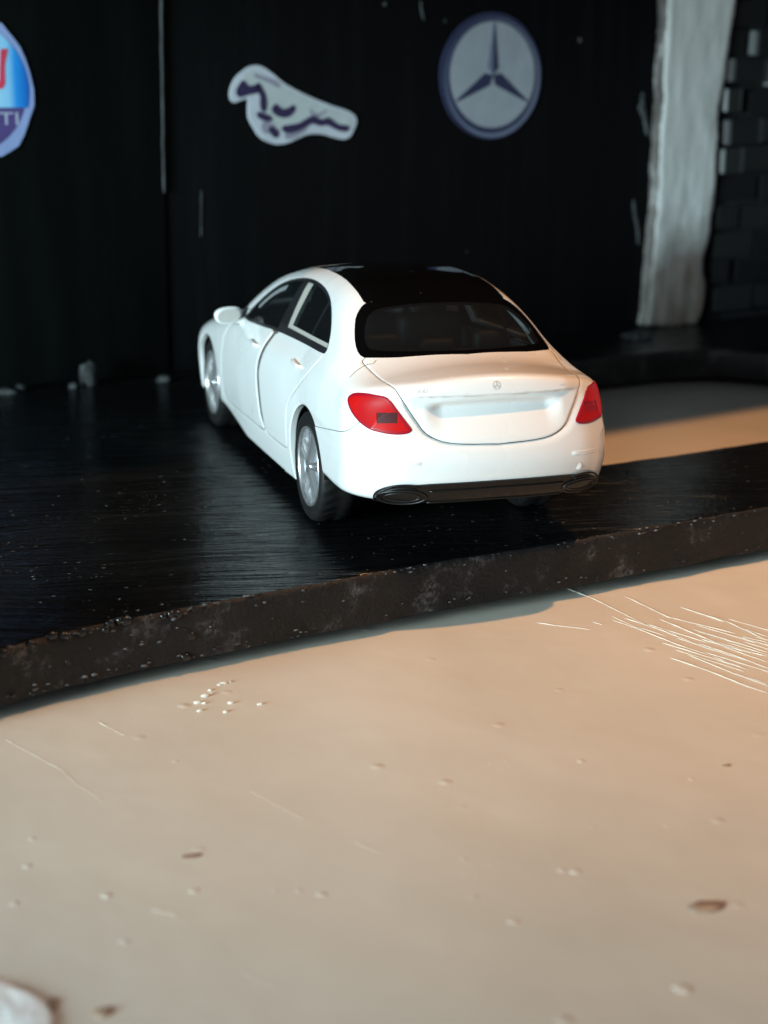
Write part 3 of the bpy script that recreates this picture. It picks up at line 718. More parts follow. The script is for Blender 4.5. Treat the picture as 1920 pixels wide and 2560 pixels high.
# wheels
def lathe(prof, n, xc, yc, zc, sd, mod=None):
    Vl = []; Fl = []; m = len(prof)
    for i in range(n):
        a = 2*math.pi*i/n
        for j, (r, xo) in enumerate(prof):
            r2 = r+(mod(i, j) if mod else 0); Vl.append((xc+sd*xo, yc+r2*math.cos(a), zc+r2*math.sin(a)))
    for i in range(n):
        k = (i+1) % n
        for j in range(m-1):
            f = (i*m+j, i*m+j+1, k*m+j+1, k*m+j); Fl.append(f if sd < 0 else f[::-1])
    return Vl, Fl
def wheel(xc, yc, sd, rot):
    z = .345
    w = empty('wheel', (0, 0, 0), '', ''); del w['label']; del w['category']
    w.parent = car; w.location = (Vector((xc, yc, z))-Vector(org(car)))*S
    def bld(nm, vf, m, par=w, smooth=True): return build(nm, vf[0], vf[1], m, par, smooth=smooth)
    tyre = [(.240, .030), (.252, .012), (.285, .000), (.318, .004), (.334, .018), (.342, .035), (.345, .055), (.345, .085), (.345, .115), (.345, .145), (.345, .175), (.342, .200), (.330, .222), (.28, .235), (.2, .235)]
    NSEG = 120
    md = lambda i, j: -.009 if (5 <= j <= 11 and ((i+(j if j < 8 else 16-j)) % 4 == 0 or j == 8)) else 0
    bld('tyre', lathe([(r, x) for r, x in tyre], NSEG, xc, yc, z, -sd, md), M['rubber'])
    rim = build('rim', *lathe([(.246, .030), (.250, .010), (.247, .002), (.236, .004), (.230, .014), (.226, .05)], 72, xc, yc, z, -sd), M['rim'], w)
    bld('rim_back', lathe([(.228, .040), (.15, .045), (.05, .040), (.0005, .04)], 48, xc, yc, z, -sd), M['rim_back'], rim)
    for k in range(5):
        a0 = rot+2*math.pi*k/5; Vs = []; Fs = []
        parts_ = []
        for s_ in (-1, 1):
            rows = []
            for q_ in np.linspace(0, 1, 7):
                r = .035+.200*q_; c = s_*(.014+.022*q_*q_); hw = .014-.003*q_; lift = .012+.012*(1-q_)**2 if q_ < .99 else .006
                rows.append([(r, c-hw, .040), (r, c-hw*.55, .040-lift-.012), (r, c+hw*.55, .040-lift-.012), (r, c+hw, .040)])
            vv = []; ff = []
            for row in rows:
                for r, c, xo in row:
                    ya = r*math.cos(a0)-c*math.sin(a0); za = r*math.sin(a0)+c*math.cos(a0); vv.append((xc-sd*xo, yc+ya, z+za))
            for i in range(6):
                for j in range(3):
                    f = (i*4+j, i*4+j+1, i*4+j+5, i*4+j+4); ff.append(f if sd > 0 else f[::-1])
            parts_.append((vv, ff))
        bld('spoke', join(*parts_), M['rim'], rim, False)
    bld('hub_cap', lathe([(.045, .04), (.043, .012), (.034, .006), (.015, .004), (.0005, .004)], 24, xc, yc, z, -sd), M['rim'], rim)
    bld('rim_barrel', lathe([(.236, .03), (.236, .2)], 48, xc, yc, z, sd*-1), M['black_plastic'], rim)
for sd in (-1, 1):
    wheel(sd*.792, 0, sd, math.radians(97)); wheel(sd*.792, 2.939, sd, math.radians(97))
# the prof x offsets run inwards from the outer face
for sd in (-1, 1):
    for yc in (0, 2.939):
        a_ = np.linspace(math.radians(2), math.radians(178), 25); pr = []
        for xo in (.80, .50):
            pr.append([(sd*(xo-.006), yc+.405*math.cos(q_), .34+.405*math.sin(q_)) for q_ in a_])
        Vw = pr[0]+pr[1]+[(sd*.494, yc, .34)]; n_ = 25
        Fw = [(i, i+1, n_+i+1, n_+i) for i in range(n_-1)]+[(n_+i, n_+i+1, 2*n_) for i in range(n_-1)]
        build('wheel_well', Vw, Fw, M['black_plastic'], car)
vch, fch = rbox((-.72, -.95, .24), (.72, 3.5, .34), .03)
build('chassis', *join(rbox((-.48, -.50, .21), (.48, 3.55, .36), .03), rbox((-.70, .45, .245), (.70, 2.48, .36), .03), rbox((-.62, -.95, .37), (.62, -.45, .42), .03)), M['black_plastic'], car)
# interior
inter = build('interior', *join(rbox((-.62, -.45, .36), (.62, 2.35, .55), .04), rbox((-.60, -.62, .55), (.60, -.18, 1.02), .06), rbox((-.62, 2.0, .5), (.62, 2.4, .93), .08)), M['seat'], car)
rs = build('rear_seat', *join(rbox((-.57, -.20, .5), (.57, .04, 1.06), .07), rbox((-.55, .0, .5), (.55, .5, .68), .06)), M['seat'], inter)
for x_ in (-.36, 0, .36): build('headrest', *rbox((x_-.12, -.16, 1.03), (x_+.12, -.05, 1.17-(.04 if x_ == 0 else 0)), .04), M['seat'], inter)
for x_ in (-.36, .36):
    build('front_seat', *join(rbox((x_-.24, .98, .5), (x_+.24, 1.14, 1.12), .07), rbox((x_-.12, 1.0, 1.12), (x_+.12, 1.1, 1.27), .04), rbox((x_-.25, 1.1, .5), (x_+.25, 1.6, .68), .06)), M['seat'], inter)
build('steering_wheel', *tube([(-.36+.17*math.cos(a), 1.86+.05*math.sin(a), .92+.16*math.sin(a)) for a in np.linspace(0, 2*math.pi, 24, endpoint=False)], .014, 6, True), M['black_plastic'], inter)
# a hair caught at the window's corner, lying on the car
hp = on_rear([(0, 0.9)], 0)
def on_top(xy, lift=.004):
    out = []
    for x, y in xy:
        zz = np.linspace(1.5, .8, 500); P = np.stack([np.full(500, x), np.full(500, y), zz], 1); v = fbody(P); i = np.argmax(v < 0); out.append((x, y, zz[i]+lift))
    return np.array(out)
hr = on_top([(-.700, -.62), (-.66, -.60), (-.62, -.59), (-.585, -.585), (-.555, -.60), (-.530, -.575), (-.512, -.535), (-.500, -.515)])
hr = hr[:6]
tag(build('hair', *tube(hr, .0014, 5), M['hair'], None, base=hr[0]), 'thin curled fibre lying at the left corner of the rear window of the white car', 'hair')

# ---------------------------------------------------------------- board, black base, wall
rng = random.Random(4)
def grid(x0, x1, y0, y1, h):
    xs = np.arange(x0, x1+h/2, h); ys = np.arange(y0, y1+h/2, h); X, Y = np.meshgrid(xs, ys, indexing='ij')
    Vg = np.stack([X.ravel(), Y.ravel(), np.zeros(X.size)], 1); n = len(ys)
    a = (np.arange(len(xs)-1)[:, None]*n+np.arange(n-1)[None]).ravel()
    return Vg, np.concatenate([np.stack([a, a+n, a+n+1], 1), np.stack([a, a+n+1, a+1], 1)])
def nz(p, f, seed=0): return mnoise.fractal(Vector((p[0]*f+seed, p[1]*f+seed*.7, (p[2] if len(p) > 2 else 0)*f)), 1.0, 2.0, 4)
Vb, Tb = grid(-9, 13, -13, 13, .25)
BZ0 = -.365
Vb[:, 2] = BZ0
board = build('tabletop', Vb, Tb, M['board'], None); tag(board, 'beige satin board that the black diorama base stands on', kind='structure')
# slab outline and the opening cut in it
OUT = [(-6.0, -2.75), (-3.6, -2.12), (-2.9, -1.90), (-2.55, -1.70), (-2.21, -1.574), (-1.306, -1.322), (-.445, -1.103), (.664, -.861), (2.163, -.503), (3.6, -.15), (7.5, .80), (9.6, 1.3), (8.4, 7.70), (-7, 3.75)]
HOLE = [(1.36, .80), (1.66, .868), (2.236, .982), (3.193, 1.235), (4.9, 1.68), (5.5, 2.2), (5.95, 3.3), (5.70, 4.25), (5.40, 4.86), (5.05, 5.22), (4.6, 5.31), (4.2, 5.24), (1.6, 4.56)]
Vs, Ts = grid(-7.2, 9.8, -3.0, 7.9, .05)
def wob(P, a, f):
    return np.array([a*nz(p, f, 3.0)+a*.45*nz(p, f*5, 9.0) for p in P])
near = np.zeros(len(Vs))
po, ph = np.asarray(OUT, float), chaikin(HOLE, 1)
do = polydist(Vs[:, :2], po); dh = polydist(Vs[:, :2], ph)
def inside(poly, p):
    c = np.zeros(len(p), bool)
    for a, b in zip(poly, np.roll(poly, -1, 0)):
        if a[1] != b[1]: c ^= ((a[1] > p[:, 1]) != (b[1] > p[:, 1])) & (p[:, 0] < (b[0]-a[0])*(p[:, 1]-a[1])/(b[1]-a[1])+a[0])
    return c
def dfull(q, poly):
    best = np.full(len(q), 1e9)
    for a, b in zip(poly, np.roll(poly, -1, 0)):
        ab = b-a; tt = np.clip(((q-a)@ab)/(ab@ab), 0, 1); d = q-a-tt[:, None]*ab; best = np.minimum(best, (d*d).sum(1))
    return np.sqrt(best)*np.where(inside(poly, q), -1, 1)
do = dfull(Vs[:, :2], po); dh = dfull(Vs[:, :2], ph)
nr_ = (np.abs(do) < .2) | (np.abs(dh) < .2)
wb = np.zeros(len(Vs)); wb[nr_] = wob(Vs[nr_], .011, 1.7)
phi = np.maximum(do, -dh)+wb; phi = np.where(np.abs(phi) < .006, np.where(phi > 0, .006, -.006), phi)
Vs, Ts = cut(Vs, Ts, phi)
cs = Vs[Ts].mean(1); wc = np.zeros(len(cs)); dc = np.maximum(dfull(cs[:, :2], po), -dfull(cs[:, :2], ph)); nr2 = np.abs(dc) < .2; wc[nr2] = wob(cs[nr2], .011, 1.7)
Ts = Ts[dc+wc < 0]
us = np.unique(Ts); rm = -np.ones(len(Vs), np.int64); rm[us] = np.arange(len(us)); Vs = Vs[us]; Ts = rm[Ts]
e = np.concatenate([Ts[:, [0, 1]], Ts[:, [1, 2]], Ts[:, [2, 0]]]); u, inv, cnt = np.unique(np.sort(e, 1), axis=0, return_inverse=True, return_counts=True); be = e[cnt[inv.ravel()] == 1]
Vs[:, 2] = [.006*nz(p, 1.2, 5.0) for p in Vs]
bv = np.unique(be); nb = len(bv); mp = -np.ones(len(Vs), np.int64); mp[bv] = np.arange(nb)
onrm = np.zeros((len(Vs), 2))
for a, b in be:
    d = Vs[b]-Vs[a]; nn = np.array([d[1], -d[0]]); nn /= np.linalg.norm(nn)+1e-12; onrm[a] += nn; onrm[b] += nn
fd_ = lambda q_: np.maximum(dfull(q_, po), -dfull(q_, ph))
e_ = .04; qb = Vs[bv][:, :2]
onrm = np.stack([fd_(qb+[e_, 0])-fd_(qb-[e_, 0]), fd_(qb+[0, e_])-fd_(qb-[0, e_])], 1); onrm /= np.linalg.norm(onrm, axis=1)[:, None]+1e-9
d2_ = ((qb[:, None, :]-qb[None])**2).sum(2); wt_ = np.exp(-d2_/.03); onrm = wt_@onrm; onrm /= np.linalg.norm(onrm, axis=1)[:, None]+1e-9
# smooth the outline's outward direction a little by sampling the noise, then build the rough cut face ring by ring
lev = [0, -.010, -.035, -.075, -.12, -.165, -.21, -.24, -.268, -.284]
w2_ = np.exp(-d2_/.02); psm = (w2_@qb)/w2_.sum(1)[:, None]; Vr = [Vs]; n0 = len(Vs); rings = [bv]
for li, z in enumerate(lev[1:]):
    P = Vs[bv].copy(); P[:, 2] = z; k_ = min(1, -z/.06); P[:, :2] = P[:, :2]*(1-k_)+psm*k_
    bul = .010 if li == 0 else .018
    dis = np.array([bul+.006*nz((p[0], p[1], p[2]*3), 1.3, 2.0)+.007*nz((p[0], p[1], p[2]*1.5), 9.0, 7.0)+(.02*nz((p[0], p[1], 0), 2.0, 1.0) if li > 6 else 0) for p in P])
    P[:, :2] += onrm*dis[:, None]; Vr.append(P); rings.append(n0+li*nb+np.arange(nb))
Fs = Ts.tolist(); fmat = [0]*len(Fs)
ia, ib = mp[be[:, 0]], mp[be[:, 1]]
for a, b in zip(rings[:-1], rings[1:]):
    Fs += np.stack([a[ib], a[ia], b[ia], b[ib]], 1).tolist(); fmat += [1]*len(be)
Vr = np.concatenate(Vr)
slab = build('floor', Vr, Fs, None, None, mats=[M['slab'], M['slab_edge']], fm=fmat)
tag(slab, 'black brush painted base slab with a rough cut front edge under the white toy car', kind='structure')

ed = []
fk = [k for k in range(nb) if Vs[bv[k]][1] < .4 and Vs[bv[k]][0] < 4 and onrm[k][1] < -.5]
fl = [k for k in fk if Vs[bv[k]][0] < -1.5]
for i in range(560):
    k = rng.choice(fl if i % 3 == 0 else fk); a = Vs[bv[k]]; z_ = rng.choice([rng.uniform(-.025, .004), rng.uniform(-.025, .004), rng.uniform(-.278, -.235), rng.uniform(-.27, 0)]); r_ = rng.uniform(.003, .0075)*(1.5 if i % 3 == 0 else 1)
    ed.append(lump((a[0]+onrm[k][0]*(.006 if z_ > -.02 else .020)+rng.uniform(-.02, .02), a[1]+onrm[k][1]*(.006 if z_ > -.02 else .020)+rng.uniform(-.006, .004), z_), r_, i, 1, (2.2, .8, .9), .8, 2.6))
el_ = []
for i in range(90):
    k = rng.choice([q_ for q_ in fl if Vs[bv[q_]][0] < -1.75] or fl); a = Vs[bv[k]]; z_ = rng.choice([rng.uniform(-.03, .0), rng.uniform(-.27, -.02)])
    r_ = rng.uniform(.008, .026); el_.append(lump((a[0]+onrm[k][0]*.012, a[1]+onrm[k][1]*.012, z_), r_, i+300, 2, (1.3, .8, 1.2), .6, 2.2))
tag(build('edge_lump', *join(*el_), M['wet_lump'], slab), kind='stuff')
tag(build('edge_crumb', *join(*ed), M['edge_crumb'], slab), kind='stuff')
# wall frame: u along the wall, z up, o towards the camera
P0 = np.array([-2.3, 5.0, 0]); TU = np.array([math.cos(SLAB_ANG), math.sin(SLAB_ANG), 0]); NU = np.array([TU[1], -TU[0], 0])
def W(u, z, o=0): return P0+TU*u+NU*o+np.array([0, 0, z])
def wbox(u0, u1, z0, z1, o0, o1, r=.02):
    v, f = rbox((u0, -o1, z0), (u1, -o0, z1), r, 2); return [W(a, c, -b) for a, b, c in v], f
WT = 4.35
wall = empty('wall', W(3, 0), 'black painted back wall behind the white toy car, carrying the round and horse shaped signs', 'wall')
pl = build('wall_panel', *wbox(1.66, 14, BZ0+.002, WT, -.3, 0), M['wall'], wall)
pl2 = build('wall_panel', *wbox(-7, 1.655, BZ0+.002, WT, -.27, .03), M['wall_left'], wall); pl2['label'] = 'greenish black wall panel on the left'
cb_ = [(-7, .02), (14, .02), (14, 4.78), (-7, 6.17)]
canopy = build('canopy', [W(u, z, o) for z in (WT-.15, WT) for u, o in cb_], [(0, 1, 2, 3), (7, 6, 5, 4), (0, 4, 5, 1), (1, 5, 6, 2), (2, 6, 7, 3), (3, 7, 4, 0)], M['wall'], wall, smooth=False)
def strip(pts, w, th, seed, o0):
    """ragged raised strip on the wall through (u, z) points"""
    Vt = []; Ft = []; n = len(pts)
    for i, (u, z) in enumerate(pts):
        ww = w*(.65+.6*abs(mnoise.noise(Vector((seed, z*6, 0)))))*(.35 if i in (0, n-1) else 1); du = .25*w*mnoise.noise(Vector((seed+7, z*5, 0)))
        Vt += [W(u+du-ww, z, o0-.01), W(u+du-ww*.6, z, o0+th), W(u+du+ww*.6, z, o0+th), W(u+du+ww, z, o0-.01)]
    for i in range(n-1):
        for j in range(3): Ft.append((i*4+j, i*4+j+1, i*4+j+5, i*4+j+4))
    return Vt, Ft
build('worn_seam', *strip([(1.672-.033*q_, 3.9-2.25*q_) for q_ in np.linspace(0, 1, 40)], .022, .016, 1.0, .03), M['worn'], wall)
build('worn_seam', *strip([(2.03-.015*q_, 1.66-.42*q_) for q_ in np.linspace(0, 1, 12)], .010, .008, 4.0, 0), M['worn'], wall)
build('worn_seam', *strip([(4.42, 3.40), (4.43, 3.33), (4.45, 3.26), (4.46, 3.22)], .025, .010, 6.0, 0), M['worn'], wall)

# signs
def disc_sign(name, u0, z0, pts, th, m, parent, o0):
    n = len(pts); c = np.mean(pts, 0)
    Vd = [W(u, z, o0) for u, z in pts]+[W(u, z, o0+th) for u, z in pts]
    Fd = [tuple(range(n, 2*n))[::-1], tuple(range(n))]+[(i, (i+1) % n, n+(i+1) % n, n+i) for i in range(n)]
    ar = sum(a[0]*b[1]-b[0]*a[1] for a, b in zip(pts, pts[1:]+pts[:1]))
    if ar > 0: Fd = [f[::-1] for f in Fd]
    bm = bmesh.new(); vs = [bm.verts.new(v) for v in Vd]
    for f in Fd: bm.faces.new([vs[i] for i in f])
    bm.normal_update()
    bmesh.ops.triangulate(bm, faces=[f for f in bm.faces if len(f.verts) > 4], ngon_method='EAR_CLIP')
    bmesh.ops.recalc_face_normals(bm, faces=bm.faces[:])
    bm.verts.index_update(); Vd = [tuple(v.co) for v in bm.verts]; Fd = [[v.index for v in f.verts] for f in bm.faces]; bm.free()
    return build(name, Vd, Fd, m, parent, smooth=False)
def circ(u, z, a, b=None, n=48, wob_=0): return [(u+a*math.cos(q_)*(1+wob_*math.sin(7*q_)), z+(b or a)*math.sin(q_)*(1+wob_*math.cos(5*q_))) for q_ in np.linspace(0, 2*math.pi, n, endpoint=False)]
UC, ZC = 5.281, 2.703
sg = empty('round_sign', W(UC, ZC, 0), 'round grey paper sign with a navy rim and three pointed star on the black wall', 'sign', None)
disc_sign('backing', UC, ZC, circ(UC, ZC, .628, .620, 40, .004), .018, M['ink_navy'], sg, .001)
disc_sign('rim_print', UC, ZC, circ(UC+.02, ZC-.02, .590, .585), .003, M['ink_navy_light'], sg, .019)
disc_sign('rim_print', UC, ZC, circ(UC, ZC-.003, .560, .558), .003, M['ink_navy'], sg, .0222)
disc_sign('face', UC, ZC, circ(UC+.008, ZC+.012, .525, .520), .003, M['paper_grey'], sg, .0255)
for k in range(3):
    a = math.pi/2+k*2*math.pi/3; pa = lambda r, o: (UC+.005+r*math.cos(a)-o*math.sin(a), ZC+.01+r*math.sin(a)+o*math.cos(a))
    disc_sign('star_arm', UC, ZC, [pa(.0, -.0), pa(.075, -.068), pa(.50, -.010), pa(.515, 0)], .003, M['ink_navy'], sg, .0287)
    disc_sign('star_arm', UC, ZC, [pa(.0, .0), pa(.515, 0), pa(.50, .010), pa(.075, .068)], .003, M['ink_navy'] if k != 0 else M['ink_navy_light'], sg, .0287)
HO = [(2.336, 2.467), (2.328, 2.532), (2.353, 2.613), (2.401, 2.679), (2.482, 2.74), (2.549, 2.774), (2.635, 2.779), (2.701, 2.751), (2.787, 2.699), (2.883, 2.625), (3.0, 2.568), (3.138, 2.51), (3.277, 2.46), (3.438, 2.409), (3.581, 2.374), (3.663, 2.331), (3.694, 2.28), (3.664, 2.194), (3.612, 2.117), (3.54, 2.096), (3.438, 2.119), (3.306, 2.154), (3.156, 2.156), (3.056, 2.123), (2.937, 2.073), (2.809, 2.058), (2.702, 2.089), (2.626, 2.136), (2.569, 2.219), (2.518, 2.302), (2.514, 2.385), (2.525, 2.484), (2.449, 2.467), (2.373, 2.438)]
hs = empty('horse_sign', W(3.0, 2.4, 0), 'white paper cut-out of a galloping horse with purple outlines on the black wall', 'sign', None)
disc_sign('paper', 0, 0, [tuple(p) for p in chaikin(HO, 1)], .018, M['paper_white'], hs, .001)
def grow(P, d):
    P = np.asarray(P, float); a = np.roll(P, 1, 0); b = np.roll(P, -1, 0); t_ = b-a; n_ = np.stack([t_[:, 1], -t_[:, 0]], 1); n_ /= np.linalg.norm(n_, axis=1)[:, None]+1e-9
    sg_ = np.sign((P[:, 0]*b[:, 1]-b[:, 0]*P[:, 1]).sum()); return [tuple(p) for p in P+n_*d*sg_]
disc_sign('horse_print', 0, 0, [(2.389, 2.516), (2.404, 2.581), (2.443, 2.638), (2.481, 2.684), (2.529, 2.704), (2.568, 2.745), (2.596, 2.721), (2.643, 2.709), (2.786, 2.645), (2.883, 2.588), (3.019, 2.53), (3.137, 2.489), (3.257, 2.438), (3.408, 2.388), (3.56, 2.349), (3.632, 2.297), (3.633, 2.229), (3.591, 2.203), (3.479, 2.221), (3.367, 2.29), (3.266, 2.278), (3.206, 2.312), (3.136, 2.283), (3.057, 2.241), (2.948, 2.216), (2.86, 2.217), (2.82, 2.159), (2.762, 2.176), (2.723, 2.226), (2.609, 2.327), (2.686, 2.335), (2.692, 2.385), (2.66, 2.508), (2.603, 2.574), (2.517, 2.541), (2.46, 2.516)], .002, M['horse_tone'], hs, .0192)
for nm, m, pts in (('outline', 'ink_purple', [(2.399, 2.54), (2.423, 2.581), (2.466, 2.639), (2.489, 2.598), (2.527, 2.574), (2.594, 2.59), (2.632, 2.574), (2.603, 2.541), (2.517, 2.533), (2.469, 2.516), (2.422, 2.5)]),
        ('outline', 'ink_purple', [(2.594, 2.587), (2.623, 2.615), (2.66, 2.55), (2.688, 2.5), (2.692, 2.385), (2.667, 2.368), (2.649, 2.434), (2.659, 2.492), (2.632, 2.548)]),
        ('mane', 'ink_mauve', [(2.576, 2.705), (2.643, 2.681), (2.71, 2.665), (2.806, 2.641), (2.854, 2.584), (2.805, 2.592), (2.728, 2.632), (2.652, 2.656), (2.595, 2.672)]),
        ('belly', 'ink_purple', [(2.764, 2.376), (2.803, 2.426), (2.842, 2.384), (2.89, 2.368), (2.949, 2.384), (3.008, 2.418), (2.978, 2.351), (2.9, 2.317), (2.822, 2.334)]),
        ('leg', 'ink_purple', [(2.6, 2.352), (2.667, 2.335), (2.763, 2.301), (2.724, 2.285), (2.647, 2.302)]),
        ('leg', 'ink_purple', [(2.723, 2.218), (2.801, 2.201), (2.825, 2.142), (2.781, 2.139)]),
        ('leg', 'ink_purple', [(2.86, 2.217), (2.958, 2.225), (3.057, 2.241), (3.136, 2.283), (3.206, 2.316), (3.266, 2.282), (3.317, 2.273), (3.367, 2.298), (3.418, 2.264), (3.479, 2.221), (3.591, 2.22), (3.581, 2.186), (3.489, 2.195), (3.408, 2.23), (3.357, 2.256), (3.286, 2.239), (3.196, 2.274), (3.116, 2.232), (3.017, 2.191), (2.918, 2.175)]),
        ('outline', 'ink_mauve', [(3.167, 2.401), (3.196, 2.35), (3.256, 2.333), (3.357, 2.375), (3.347, 2.362), (3.256, 2.312), (3.186, 2.333)]),
        ('shade', 'ink_mauve', [(2.66, 2.27), (2.74, 2.26), (2.80, 2.225), (2.76, 2.20), (2.70, 2.16), (2.655, 2.20)]),
        ('shade', 'ink_mauve', [(2.90, 2.16), (3.02, 2.178), (3.10, 2.215), (3.14, 2.205), (3.05, 2.155), (2.95, 2.115), (2.90, 2.12)])):
    o_ = .0213 if m == 'ink_mauve' else .0232
    disc_sign(nm, 0, 0, grow(chaikin(pts, 1), .017 if m == 'ink_purple' else .008), .0025, M[m], hs, o_)
# blue oval sign, half out of the frame
BU, BZ = -.19, 2.535
edge = [(.135, 1.998), (.21, 2.037), (.286, 2.082), (.346, 2.18), (.396, 2.306), (.445, 2.42), (.448, 2.546), (.426, 2.659), (.406, 2.738), (.38, 2.817), (.348, 2.895), (.303, 2.956), (.23, 3.043), (.197, 3.086), (.06, 3.14)]
edge += [(2*BU-u, z) for u, z in edge[::-1]]
bs = empty('oval_sign', W(BU, BZ, .03), 'blue oval paper sign with a red trident at the left edge of the black wall', 'sign')
disc_sign('paper', BU, BZ, edge, .018, M['paper_blue'], bs, .031)
inn = [(u, z) for u, z in circ(BU, BZ+.01, .596, .575, 56)]
top_half = [(u, z) for u, z in inn if z > 2.405]; bot_half = [(u, z) for u, z in inn if z <= 2.405]
top_half = sorted(top_half, key=lambda p: math.atan2(p[1]-2.5, p[0]-BU) % (2*math.pi)); 
th_ = sorted(inn, key=lambda p: math.atan2(p[1]-BZ, p[0]-BU))
ang = [math.atan2(z-BZ-.01, u-BU) for u, z in inn]
a0 = math.asin((2.405-BZ-.01)/.56)
tp = [(BU+.596*math.cos(a), BZ+.01+.575*math.sin(a)) for a in np.linspace(a0, math.pi-a0, 40)]
bt = [(BU+.565*math.cos(a), BZ+.01+.53*math.sin(a)) for a in np.linspace(a0-.02, -math.pi-a0+.02, 40)]
disc_sign('blue_field', BU, BZ, tp, .003, M['blue_print'], bs, .0492)
disc_sign('band', BU, BZ, bt, .003, M['ink_violet'], bs, .0492)
tri = lambda pts: disc_sign('trident', BU, BZ, pts, .003, M['ink_red'], bs, .0524)
tri([(BU-.03, 2.43), (BU+.03, 2.43), (BU+.035, 2.98), (BU, 3.03), (BU-.035, 2.98)])
for s_ in (-1, 1):
    k_ = lambda pts: [(BU+s_*u, z) for u, z in pts]
    tri(k_([(.0, 2.55), (.20, 2.55), (.36, 2.557), (.385, 2.60), (.39, 2.75), (.425, 2.885), (.36, 2.88), (.345, 2.72), (.335, 2.62), (.20, 2.60), (.0, 2.60)]))
# band lettering
def wall_text(s, uc, zc, h, o, m, parent, width):
    cu = bpy.data.curves.new('lettering', 'FONT'); cu.body = s; cu.size = 1; cu.align_x = 'CENTER'; cu.extrude = 0
    ob = bpy.data.objects.new('tmp', cu); C.objects.link(ob); dg = bpy.context.evaluated_depsgraph_get(); me = ob.evaluated_get(dg).to_mesh()
    co = np.array([v.co[:] for v in me.vertices]); fs = [list(p.vertices) for p in me.polygons]; ob.evaluated_get(dg).to_mesh_clear()
    bpy.data.objects.remove(ob); sx = width/(co[:, 0].max()-co[:, 0].min()); sy = h/(co[:, 1].max()-co[:, 1].min()); c0 = co[:, :2].min(0)*.5+co[:, :2].max(0)*.5
    Vt = [W(uc+(a-c0[0])*sx, zc+(b-c0[1])*sy, o) for a, b in co[:, :2]]
    return build('lettering', Vt, fs, m, parent, smooth=False)
wall_text('MASERATI', BU, 2.312, .105, .0535, M['ink_letter'], bs, .97)

# whitewashed pillar standing before the wall
Vp = []; Fp = []; zs_ = np.linspace(.0, 4.16, 86); prof = []
LEFT = spline([(0, 7.42), (.6, 7.44), (1.2, 7.46), (2.5, 7.47), (3.4, 7.46), (4.7, 7.47)]); RIGHT = spline([(0, 8.20), (.25, 8.29), (.6, 8.25), (1.3, 8.33), (2.2, 8.33), (2.9, 8.40), (3.3, 8.46), (4.7, 8.48)])
nc = 22
for z in zs_:
    l, r = float(LEFT(np.array(z))), float(RIGHT(np.array(z))); dp = .13
    row = [(l-.01, .0), (l-.012, dp*.55), (l+.02, dp*.93)]+[(l+.06+(r-l-.10)*k_/(nc-1), dp+.007*nz((k_*.12, z*.9, 1), 2.2, 4.0)) for k_ in range(nc)]+[(r, dp*.8), (r+.012, .0)]
    for u, o in row:
        jit = .030*nz((u*2, z*1.7, 3), 1.7, 8.0)+.016*nz((u*2, z*5, 7), 3.0, 2.0)*(1 if (u < l+.05 or u > r-.03) else 0); Vp.append(W(u+jit, z+.05*nz((u, 0, 0), 2.0, 2.0)*(1 if z < .1 else 0)+.002, max(o, .0)))
m_ = nc+5
for i in range(len(zs_)-1):
    for j in range(m_-1): Fp.append((i*m_+j, i*m_+j+1, (i+1)*m_+j+1, (i+1)*m_+j))
fm_ = [1 if j < 2 else 0 for i in range(len(zs_)-1) for j in range(m_-1)]+[0]
Fp.append(tuple(range(m_))[::-1])
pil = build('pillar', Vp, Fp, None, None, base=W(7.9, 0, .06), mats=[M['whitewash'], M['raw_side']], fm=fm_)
tag(pil, 'rough whitewashed pillar with brown shade painted on its foot in front of the black wall', 'pillar')
for u_, z0_, z1_, w_, sd_ in ((7.36, 2.10, 2.55, .05, 21.0), (7.30, .92, 1.42, .045, 33.0), (8.44, .9, 1.3, .05, 47.0), (7.33, 2.22, 2.42, .06, 52.0)):
    build('paint_smear', *strip([(u_+.05*math.sin(3*q_+sd_), z0_+(z1_-z0_)*q_) for q_ in np.linspace(0, 1, 16)], w_, .012, sd_, 0), M['smear'], wall)

